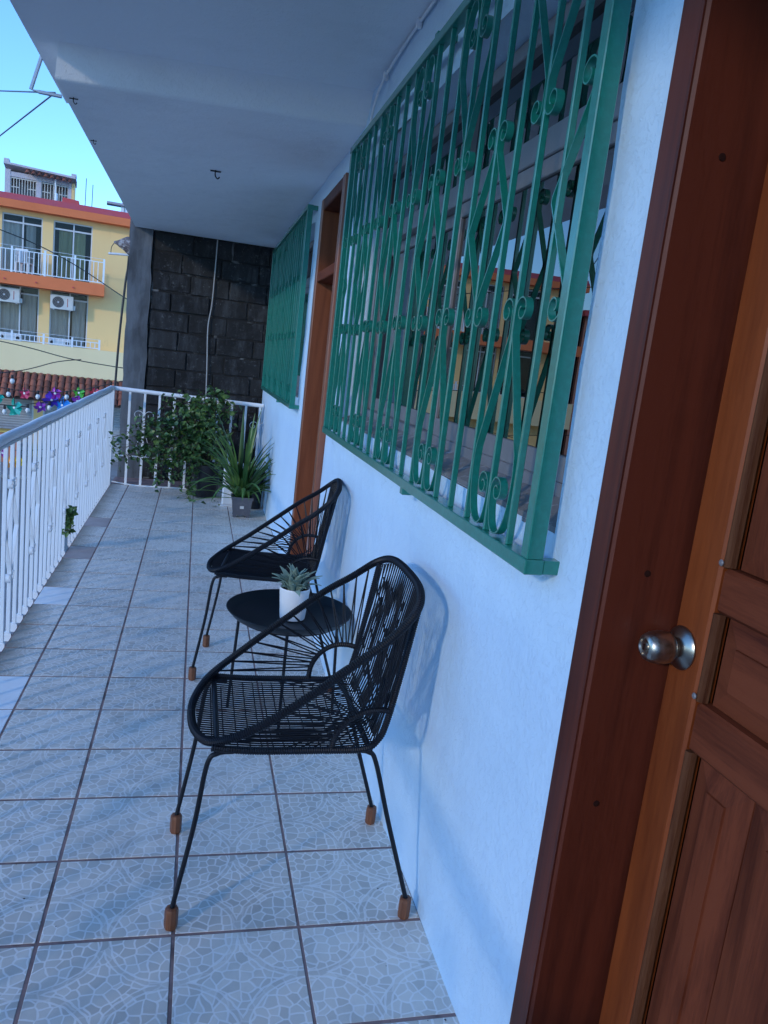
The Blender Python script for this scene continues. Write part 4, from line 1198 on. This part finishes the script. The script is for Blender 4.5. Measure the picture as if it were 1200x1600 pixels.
# rooftop room with white grilles
t = fthing('rooftop_room', 'small rooftop room with white window grilles and tile edging', 'rooftop room', -1.25, -3, 6.12)
RW = mat('lilac_white', (.60, .55, .58), .8, var=(2, (.5, .45, .48), .45, .7))
def rb(n, u0, u1, y0, y1, z0, z1, m_): return MB().box(u0, u1, y0, y1, z0, z1).obj(n, m_, t)
rb('back_wall', -1.3, 1.3, .6, .7, 0, 1.55, mat('roof_room_back', (.3, .27, .26), .9))  # back wall in one plain grey-brown, darker than the pillars
rb('pillar', -1.33, -1.12, -.02, .7, 0, 1.62, RW); rb('pillar', 1.12, 1.24, -.02, .7, 0, 1.5, RW); rb('pillar', -.12, .06, -.02, .15, 0, 1.45, RW)
rb('end_wall', 1.245, 1.36, -.02, .9, 0, 1.5, YEL)
rb('lintel', -1.119, 1.119, .0, .2, 1.36, 1.55, RW)
b = MB().quad_grid([[(-1.36, -.25, 1.78), (1.40, -.25, 1.66)], [(-1.36, -.25, 1.86), (1.40, -.25, 1.74)], [(-1.36, 1.0, 1.86), (1.40, 1.0, 1.74)], [(-1.36, 1.0, 1.6), (1.40, 1.0, 1.5)]], closed_v=True)
b.obj('roof_slab', RW, t)
MB().box(-1.36, -1.16, -.2, .2, 1.86, 2.0, .01).obj('roof_corner', RW, t); MB().box(1.22, 1.42, -.2, .2, 1.74, 1.86, .01).obj('roof_corner', RW, t)
te = MB().quad_grid([r_ for r_ in rows], closed_v=True).mesh('edge_tile') if False else tme
for k in range(8):
    o = obj('edge_tile', tme, TERRA, t, True); o.matrix_local = Matrix.Translation((-.45 + k * .235, -.10, 1.66 - k * .012)) @ Matrix.Rotation(R(28), 4, 'X') @ Matrix.Scale(.85, 4)
for (u0, u1) in ((-1.1, -.14), (.08, 1.1)):
    gm = MB(); n = 9
    for k in range(n + 1):
        u = u0 + (u1 - u0) * k / n; gm.box(u - .014, u + .014, .02, .05, 0, 1.34)
    for k in range(0, n, 3):
        z_ = .95 if (k // 3) % 2 == 0 else .45
        a_ = u0 + (u1 - u0) * k / n; c_ = u0 + (u1 - u0) * min(n, k + 3) / n
        gm.box(a_ + .014, c_ - .014, .015, .019, z_, z_ + .035)
    gm.box(u0, u1, .012, .0145, 1.3, 1.34)
    gm.obj('grille', mat('cream_grille', (.66, .62, .55), .6), t)
MB().tube([(.66, -.22, 0), (.66, -.22, .95)], .07, 12).obj('vent_pipe', RAILW, t, True)
MB().tube([(.62, -.22, .95), (.62, -.22, 1.5)], .03, 8).obj('thin_pipe', RAILW, t, True)
t = fthing('roof_hatch', 'red box on the roof edge beside the rooftop room', 'roof hatch', .15, -.5, 6.37)
MB().quad_grid([[(-.36, -.2, 0), (.30, -.2, 0), (.30, .3, 0), (-.36, .3, 0)], [(-.34, -.2, .24), (.26, -.2, .20), (.26, .3, .20), (-.34, .3, .24)]], closed_u=True, cap=True).obj('box', MAG, t)
for u, h_, lab in ((.60, 1.55, 'thin upright rod on the roof, the taller left one'), (.86, 1.35, 'thin upright rod on the roof, the right one')):
    o = MB().tube([(0, 0, 0), (.015, 0, h_)], .014, 6).obj('roof_rod', CABLEB); o.matrix_world = FAC @ Matrix.Translation((u, 1.5, 6.12 - BZ)); tag(o, lab, 'rod')
t = fthing('rooftop_wall', 'pale blue white rooftop wall with overhanging slab at the block wall edge', 'rooftop wall', 2.0, -3, 6.12)
MB().box(.0, 3.0, 0, .2, 0, .93).obj('wall', RAILW, t); MB().box(-.58, 3.0, -.15, .4, .93, 1.03, .01).obj('slab', mat('grey_slab', (.4, .38, .42), .8), t)
MB().lathe([(.001, .09), (.07, .07), (.09, .0)], (.12, 0, 1.03), 14).obj('dome', WPLASTIC, t, True)
MB().box(.14, .165, -.03, .0, .3, .93).obj('pipe', ALU, t)

# neighbouring house further left (mirrored in the near window)
t = fthing('neighbour_house', 'salmon house left of the yellow building, outside the picture', 'building', -14.2, 0)
wb = wall_grid(-4.3, 4.3, 0, 8.6, [(-3.2 + 2.3 * k, -1.9 + 2.3 * k, z, z + 1.5) for k in range(3) for z in (1, 3.9, 6.4)], 0, .25)
wb.v = [(y, x, z) for x, y, z in wb.v]
wb.obj('wall', mat('salmon_wall', (.52, .24, .17), .85), t)
MB().box(-4.25, 4.25, .3, 7, 0.02, 8.5).obj('body', DARKROOM, t)
MB().box(-4.5, 4.5, -.4, 7.2, 8.6, 8.85).obj('roof', MAG, t)

# overhead wires crossing the street
def wire(pts, label): tag(MB().tube(cat_rom(pts, 8), .012, 5).obj('street_wire', CABLEB, None, True), label, 'wire')
wire([(-8, 18, 4.1), (-4.05, 20, 3.42), (-1.9, 21, 2.45), (-1.4, 21.5, 2.2)], 'dark street wire crossing the upper balcony of the yellow building')
wire([(-8, 20, 1.35), (-4.45, 20, 1.05), (-2.9, 20, .82), (-1.2, 20, .72)], 'dark street wire crossing the beige parapet of the yellow building')
wire([(-7, 20, .0), (-4.45, 20, .34), (-3.3, 20, .72), (-2.75, 20, .84)], 'thin sagging wire below the dark one on the beige parapet')

# ------------------------------------------------------------------ pinwheels and bulbs strung over the street
def vane_mesh(s):
    b = MB(); rows = []
    for i in range(6):
        u = i / 5
        w_ = s * .5 * math.sin(PI * min(1, u * .85 + .12))
        rows.append([(s * u, -w_ * .35, .0), (s * u, w_ * .35, -.12 * s * math.sin(PI * u)), (s * (u * .92), w_ * 1.05, -.38 * s * math.sin(PI * min(1, u + .1)))])
    return b.quad_grid(rows).mesh('vane')
vm = [vane_mesh(.115), vane_mesh(.08)]
hub = MB().lathe([(.001, -.012), (.014, -.008), (.014, .004), (.001, .006)], n=10).mesh('hub')
def pcol(n, c): return mat('pinwheel_' + n, c, .3, .15, coat=.4)
PC = {'teal': (.0, .36, .27), 'pink': (.5, .02, .09), 'violet': (.12, .05, .60), 'blue': (.0, .20, .62), 'purple': (.32, .05, .50), 'green': (.08, .45, .03), 'magenta': (.42, .03, .42), 'red': (.5, .03, .07), 'orange': (.7, .25, .02), 'yellow': (.7, .5, .03)}
PM = {k: pcol(k, c) for k, c in PC.items()}
def pinwheel(x, z, col, big, label, y=10.0, n=5):
    t = thing('pinwheel', label, 'pinwheel', (x, y, z), 0, 'pinwheels strung over the street')
    rot = random.uniform(0, 2)
    base = Matrix.Rotation(random.uniform(-.5, .5), 4, 'Z') @ Matrix.Rotation(R(90) + random.uniform(-.35, .35), 4, 'X')
    for k in range(n):
        key = (col, big)
        me_ = vcache.get(key)
        if me_ is None: me_ = vm[0 if big else 1].copy(); me_.materials.clear(); vcache[key] = me_
        o = obj('vane', me_, PM[col], t)
        o.matrix_local = base @ Matrix.Rotation(rot + 2 * PI * k / n, 4, 'Z')
    o = obj('hub', hub.copy(), WPLASTIC, t); o.matrix_local = base
    MB().tube([(0, 0, .01), (0, .0, .13)], .004, 5).obj('hanger', CABLEB, t)
vcache = {}
random.seed(4)
pinwheel(-2.106, .517, 'teal', True, 'large teal pinwheel hanging in front of the left shutter')
pinwheel(-1.997, .700, 'pink', False, 'small pink red pinwheel in front of the tile awning')
pinwheel(-1.69, .650, 'violet', True, 'violet blue pinwheel below the middle of the tile awning')
pinwheel(-1.655, .735, 'magenta', False, 'small bright purple pinwheel just above the violet one')
pinwheel(-1.571, .600, 'blue', True, 'bright blue pinwheel close above the railing')
pinwheel(-1.815, .553, 'purple', False, 'small purple pinwheel in front of the yellow pillar')
pinwheel(-1.388, .770, 'green', False, 'lime green pinwheel in front of the tile awning')
pinwheel(-1.40, .668, 'purple', False, 'small purple pinwheel under the lime green one')
pinwheel(-1.205, .785, 'red', False, 'red pinwheel beside the far end of the railing')
pinwheel(-2.29, .62, 'teal', False, 'teal pinwheel cut by the left picture edge')
pinwheel(-2.22, -.04, 'magenta', False, 'magenta pinwheel behind the railing bars at the left edge')
pinwheel(-2.13, -.15, 'orange', False, 'orange pinwheel behind the railing bars')
pinwheel(-2.045, -.14, 'yellow', False, 'yellow pinwheel behind the railing bars')
bulbm = MB().lathe([(.001, -.062), (.014, -.058), (.024, -.042), (.026, -.03), (.02, -.012), (.012, 0)], n=14).mesh('bulb')
sockm = MB().lathe([(.013, -.001), (.015, .002), (.014, .04), (.008, .045)], n=10).mesh('socket')
BULB = mat('milky_bulb', (.80, .80, .78), .2)
for x, z, lab in ((-2.172, .70, 'white bulb at the left end below the tile awning'), (-1.847, .705, 'white bulb above the yellow pillar'), (-1.524, .735, 'white bulb right of the violet pinwheel'), (-2.21, .49, 'black socketed bulb left of the large teal pinwheel'), (-1.956, .53, 'black socketed bulb right of the large teal pinwheel'), (-1.714, .585, 'black socketed bulb under the violet pinwheel'), (-1.477, .65, 'bulb beside the blue pinwheel'), (-2.134, .86, 'bulb in front of the tile awning at the left')):
    t = thing('light_bulb', lab, 'bulb', (x, 10, z), 0, 'bulbs strung over the street')
    obj('bulb', bulbm, BULB, t, True); obj('socket', sockm, CABLEB, t, True)
tag(MB().tube(cat_rom([(-4.5, 10, .95), (-2.29, 10, .745), (-2.0, 10, .735), (-1.69, 10, .745), (-1.39, 10, .80), (-1.2, 10, .86), (-.5, 10, 1.1)], 6), .005, 5).obj('string_cable', CABLEB, None, True), 'thin dark string carrying the upper bulbs and pinwheels', 'string')
tag(MB().tube(cat_rom([(-4.5, 10, .6), (-2.21, 10, .54), (-1.95, 10, .575), (-1.714, 10, .632), (-1.45, 10, .70), (-.6, 10, 1.0)], 6), .005, 5).obj('string_cable', CABLEB, None, True), 'thin dark string carrying the black socketed bulbs', 'string')
tag(MB().tube(cat_rom([(-4.5, 10, .2), (-2.3, 10, .06), (-2.1, 10, .0), (-1.5, 10, .1), (-.6, 10, .4)], 6), .005, 5).obj('string_cable', CABLEB, None, True), 'low thin string with pinwheels behind the railing', 'string')

# grit and paint flecks lying on the tiles
random.seed(17)
b = MB()
for k in range(90):
    x, y = random.uniform(-.75, .66), 1.45 + 6.5 * random.random() ** 1.6
    if k % 3 == 0: x = random.uniform(.45, .69)
    r_ = random.uniform(.0012, .0035); a0 = random.uniform(0, 6)
    n0 = len(b.v)
    b.v += [(x + r_ * math.cos(a0 + q * 1.57) * random.uniform(.6, 1.3), y + r_ * math.sin(a0 + q * 1.57) * random.uniform(.6, 1.3), .0012) for q in range(4)] + [(x, y, .0012 + r_ * .6)]
    b.f += [(n0 + q, n0 + (q + 1) % 4, n0 + 4) for q in range(4)] + [(n0 + 3, n0 + 2, n0 + 1, n0)]
gr_ = stuff(b.obj('grit', mat('grit', (.07, .06, .06), .9)))
gr_['label'] = 'scattered dark grit and crumbs lying on the balcony tiles'; gr_['category'] = 'grit'
